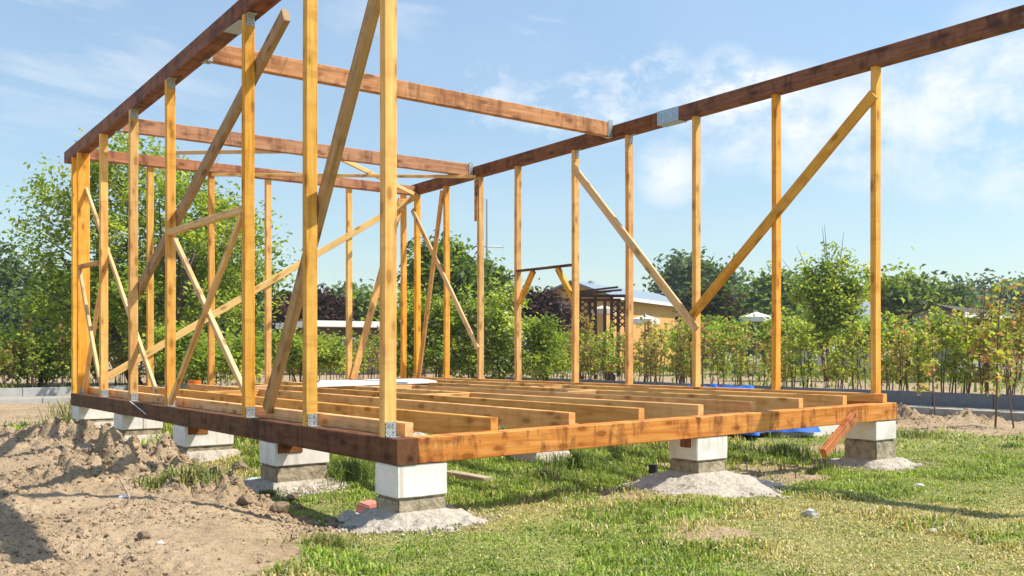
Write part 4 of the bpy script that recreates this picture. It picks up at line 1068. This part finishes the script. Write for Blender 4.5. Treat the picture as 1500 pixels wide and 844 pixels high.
def lawn(name, n_, dmin, dmax, pw, hmean, wid):
    x, y = scatter(n_, dmin, dmax, pw)
    m_ = dirt_mask(x, y)
    keep = rng.random(n_) > m_ * 1.15 - .02
    keep &= ~((x > 10.45) & (x < 12.5)) & ~((y > 14.5) & (y < 16.7) & (x < 12.5))
    keep &= ~((np.abs(x - 5.82) < .45) & (np.abs(y - 2.92) < .85))
    # keep mortar mounds mostly clear
    for (mx, my, mr) in ((.16, .10, .36), (2.5, .05, .55), (4.6, .12, .34), (.2, 1.75, .42), (.2, 3.7, .36), (.2, 5.6, .36), (.2, 7.45, .42)):
        dd = np.hypot(x - mx, (y - my) * 1.1); keep &= rng.random(n_) < sst(mr * .88, mr * 1.12, dd + (fbm(x * 5, y * 5, 2, 3) - .5) * .2) + .012
    x, y = x[keep], y[keep]; z = gzi(x, y)
    tall = sst(.50, .70, fbm(x * 1.3 + 5, y * 1.3, 3, 44))
    shade = sst(-.2, .5, y) * (1 - sst(7.5, 8, y)) * sst(0, .4, x) * (1 - sst(4.6, 5.2, x))   # unmown strip below the floor
    hh = hmean * (.45 + 1.0 * tall + .9 * shade) * (.75 + .5 * sst(.5, .75, fbm(x * 7, y * 7, 2, 91))) * rng.uniform(.5, 1.4, len(x))
    dry = fbm(x * .8 + 11, y * .8 + 4, 4, 77) + .22 * (fbm(x * 3, y * 3, 2, 78) - .5) - .12 * shade - .05 * tall
    q = rng.random(len(x)) < sst(.43, .67, dry) * .82 + .09
    green = tints(len(x), [(.22, .31, .04), (.29, .38, .055), (.35, .42, .085), (.15, .23, .035), (.10, .17, .025)], .28) * (.62 + .75 * fbm(x * 5.5 + 1, y * 5.5, 3, 93))[:, None]
    straw = tints(len(x), [(.60, .50, .25), (.48, .40, .17), (.70, .61, .36), (.38, .37, .12), (.34, .26, .12)], .25)
    col = np.where(q[:, None], straw, green)
    o = link(name, grass(name, np.stack([x, y, z - .004], 1), hh, col, wid), GRASSM)
    return tag(o, 'short patchy lawn of green and straw coloured grass', 'grass', kind='stuff')
lawn('grass', 260000, 3.0, 9.0, .7, .042, .0036)
lawn('grass', 110000, 9.0, 24.0, .8, .075, .0065)
# tall tufts
def tuft(u, v, n_, rad, ht, label, pal, group=None, flat=.5):
    c = gpt(u, v); a_ = rng.uniform(0, 6.28, n_); r_ = np.abs(rng.normal(0, rad, n_)); x = c.x + np.cos(a_) * r_; y = c.y + np.sin(a_) * r_
    z = gzi(x, y); hh = ht * rng.uniform(.35, 1.15, n_) * np.exp(-(r_ / (rad * 2.2)) ** 2)
    me_ = grass('grass_tuft', np.stack([x - c.x, y - c.y, z - c.z - .004], 1), hh, tints(n_, pal, .25), .0038)
    return tag(link('grass_tuft', me_, GRASSM, None, Matrix.Translation(c)), label, 'grass tuft', group, 'stuff')
GT = [(.10, .16, .03), (.14, .20, .04), (.18, .23, .05), (.36, .32, .14)]
GS = GT + [(.42, .38, .17), (.36, .32, .14)]
tuft(285, 716, 420, .16, .20, 'tall straw tipped grass tuft on the soil before the dug clods', GS)
tuft(235, 708, 220, .10, .10, 'small green grass tuft left of the tall straw tipped one', GT)
tuft(112, 622, 420, .30, .55, 'tall pale grass tuft beside the far left pier', GS)
tuft(515, 705, 900, .22, .24, 'dense green weed clump between the first two left piers', GT[:3])
tuft(390, 728, 300, .10, .08, 'low dark green weed before the second left pier', GT[:2])
tuft(1012, 722, 160, .045, .09, 'little green tuft growing out of the spreading mortar mound', GT[:3])
tuft(840, 690, 700, .30, .22, 'long green grass clump under the front sill left of its middle pier', GT[:3])
tuft(800, 705, 500, .25, .15, 'medium grass clump before the grey middle pier', GT)
tuft(1150, 668, 700, .35, .18, 'long green grass clump between the front middle pier and the wooden prop', GT[:3])
tuft(300, 590, 400, .3, .3, 'weedy grass clump under the floor behind the third left pier', GS)
tuft(340, 652, 420, .16, .14, 'low green grass patch between the second and third left piers', GT)
tuft(170, 610, 300, .25, .2, 'grass clump between the two far left piers', GT)
tuft(40, 634, 300, .22, .06, 'flat dark green weed on the soil at the left edge', GT[:2])
tuft(90, 632, 300, .22, .07, 'flat dark green weed left of the far pier', GT[:2])
tuft(1480, 655, 240, .10, .07, 'small dark green tuft at the right edge below the saplings', GT[:2])
tuft(1340, 640, 500, .25, .12, 'green grass clump right of the right front pier', GT)
tuft(480, 800, 260, .14, .10, 'ragged grass tuft at the border of soil and lawn in the foreground', GS)
# ragged weeds under hedges
x, y = scatter(26000, 13, 24, .5)
k = ((x > 12.5) & (x < 14.5)) | ((y > 16.7) & (y < 19)); k &= fbm(x * .8, y * .8, 3, 88) > np.where((x > 12.4) & (y < 12), .63, .53)
x, y = x[k], y[k]
o = link('weeds', grass('weeds', np.stack([x, y, gzi(x, y)], 1), rng.uniform(.05, .24, len(x)), tints(len(x), GS + G_LIGHT, .2), .008), GRASSM)
tag(o, 'ragged weeds and grass under the young hedges', 'weeds', kind='stuff')
# rough meadow and field vegetation beyond the hedges
x, y = scatter(60000, 17, 60, 1.0)
k = ((x > 14.4) | (y > 18.8)) & (rng.random(len(x)) > dirt_mask(x, y) * .97); x, y = x[k], y[k]
o = link('meadow', grass('meadow', np.stack([x, y, gzi(x, y)], 1), rng.uniform(.06, .26, len(x)), tints(len(x), GT + G_MID, .2), .02), GRASSM)
tag(o, 'rough garden vegetation beyond the hedges', 'vegetation', kind='stuff')

# ------------------------------------------------------------------ summer haze
n = NT('haze'); pv = n.n('ShaderNodeVolumePrincipled'); pv.inputs['Color'].default_value = (.90, .95, 1, 1); pv.inputs['Density'].default_value = .0007; pv.inputs['Anisotropy'].default_value = .2
n.l(pv.outputs[0], n.out.inputs['Volume'])
tag(box('haze', -560, 560, -560, 560, -6, 11, n.m), kind='stuff')

# ------------------------------------------------------------------ camera, sun, sky
cam = bpy.data.cameras.new('camera'); co = bpy.data.objects.new('camera', cam); COL.objects.link(co)
cam.sensor_width = 36; cam.lens = 36 * F / 1500; cam.shift_y = (HY - 422) / 1500; cam.clip_end = 4000; cam.clip_start = .05
co.location = (CX, CY, EYE); co.rotation_euler = (R(90), 0, -TH); SC.camera = co
SC.render.resolution_x, SC.render.resolution_y = 1024, 576
tosun = Vector((1, -.8, 1.85)).normalized()
sl = bpy.data.lights.new('sun', 'SUN'); sl.energy = 4.8; sl.angle = R(.5); sl.color = (1, .94, .83)
so = bpy.data.objects.new('sun', sl); COL.objects.link(so); so.rotation_euler = tosun.to_track_quat('Z', 'Y').to_euler(); so.location = (4, -6, 12)
w = bpy.data.worlds.new('World'); SC.world = w; w.use_nodes = True; t = w.node_tree
for q in list(t.nodes): t.nodes.remove(q)
class WN(NT):
    def __init__(s, tree_): s.t = tree_
wn = WN(t)
out = wn.n('ShaderNodeOutputWorld'); bg = wn.n('ShaderNodeBackground'); wn.l(bg.outputs[0], out.inputs[0])
sky = wn.n('ShaderNodeTexSky', sky_type='NISHITA'); sky.sun_disc = False
el = math.asin(tosun.z); sky.sun_elevation = el; sky.sun_rotation = math.atan2(tosun.x, tosun.y)
sky.air_density = 1.0; sky.dust_density = .5; sky.ozone_density = 1.0
dv = wn.n('ShaderNodeTexCoord').outputs['Generated']
dn = wn.vmath('NORMALIZE', dv)
sp = wn.n('ShaderNodeSeparateXYZ'); wn.l(dn, sp.inputs[0])
# clouds on a flat layer: direction divided by its height
zc_ = wn.math('MAXIMUM', wn.math('ADD', sp.outputs[2], .12), .03)
cx_ = wn.n('ShaderNodeCombineXYZ'); wn.l(wn.math('DIVIDE', sp.outputs[0], zc_), cx_.inputs[0]); wn.l(wn.math('DIVIDE', sp.outputs[1], zc_), cx_.inputs[1])
lay = cx_.outputs[0]
def region(u, v, rad, soft):
    d = Vector(ray(u, v)).normalized()
    x = wn.n('ShaderNodeVectorMath', operation='DOT_PRODUCT'); wn.l(dn, x.inputs[0]); x.inputs[1].default_value = d
    return wn.mr(x.outputs['Value'], math.cos(R(rad + soft)), math.cos(R(rad)))
n1 = wn.noise(lay, 1.5, 8, .6, .35); n2 = wn.noise(wn.vmath('MULTIPLY', lay, (1, 2.6, 1)), .9, 7, .62, .6)
n3 = wn.noise(wn.vmath('MULTIPLY', dn, (1, 1, 1.5)), 13, 10, .66, .15)
def mx(*a):
    r_ = a[0]
    for q in a[1:]: r_ = wn.math('MAXIMUM', r_, q)
    return r_
wisp = wn.math('MULTIPLY', wn.mr(n2, .46, .74), mx(region(120, 20, 3, 7), region(785, 15, .6, 2.6), region(560, -40, 2, 5), region(40, 105, .6, 3)))
puff = wn.math('MULTIPLY', wn.mr(wn.math('ADD', wn.math('MULTIPLY', n3, .8), wn.math('MULTIPLY', n1, .2)), .45, .57), mx(*[region(u_, v_, .25, 2.1) for u_, v_ in ((715, 140), (790, 165), (855, 148), (925, 122), (962, 108), (1005, 138), (1065, 118), (1110, 135), (900, 165))]))
band = wn.math('MULTIPLY', wn.mr(wn.math('ADD', wn.math('MULTIPLY', n1, .3), wn.math('MULTIPLY', n3, .7)), .37, .56), mx(region(1400, 165, 1.5, 4), region(1270, 180, 1.2, 3), region(1160, 180, .8, 3), region(1520, 150, 2, 5), region(980, 252, .4, 2), region(1080, 175, .5, 3)))
cl = wn.math('ADD', wn.math('MULTIPLY', wisp, .7), wn.math('ADD', wn.math('MULTIPLY', puff, .62), wn.math('MULTIPLY', band, .85)), clamp=True)
veil = wn.mr(n1, .30, .75, .04, .14)
cl = mx(cl, veil)
skyc = wn.mix(1.0, sky.outputs[0], (.95, 1.0, .95), 'MULTIPLY')
el_ = wn.mr(sp.outputs[2], .0, .55, .67, 1.2); gx = wn.n('ShaderNodeCombineXYZ')
for q in range(3): wn.l(el_, gx.inputs[q])
skyc = wn.mix(1.0, skyc, gx.outputs[0], 'MULTIPLY')
colr = wn.mix(cl, skyc, (5.0, 5.15, 5.3))
wn.l(colr, bg.inputs[0]); bg.inputs[1].default_value = .145
SC.render.engine = 'CYCLES'
vs = SC.view_settings; vs.view_transform = 'Standard'; vs.look = 'None'; vs.exposure = 0.52; vs.gamma = 1.0
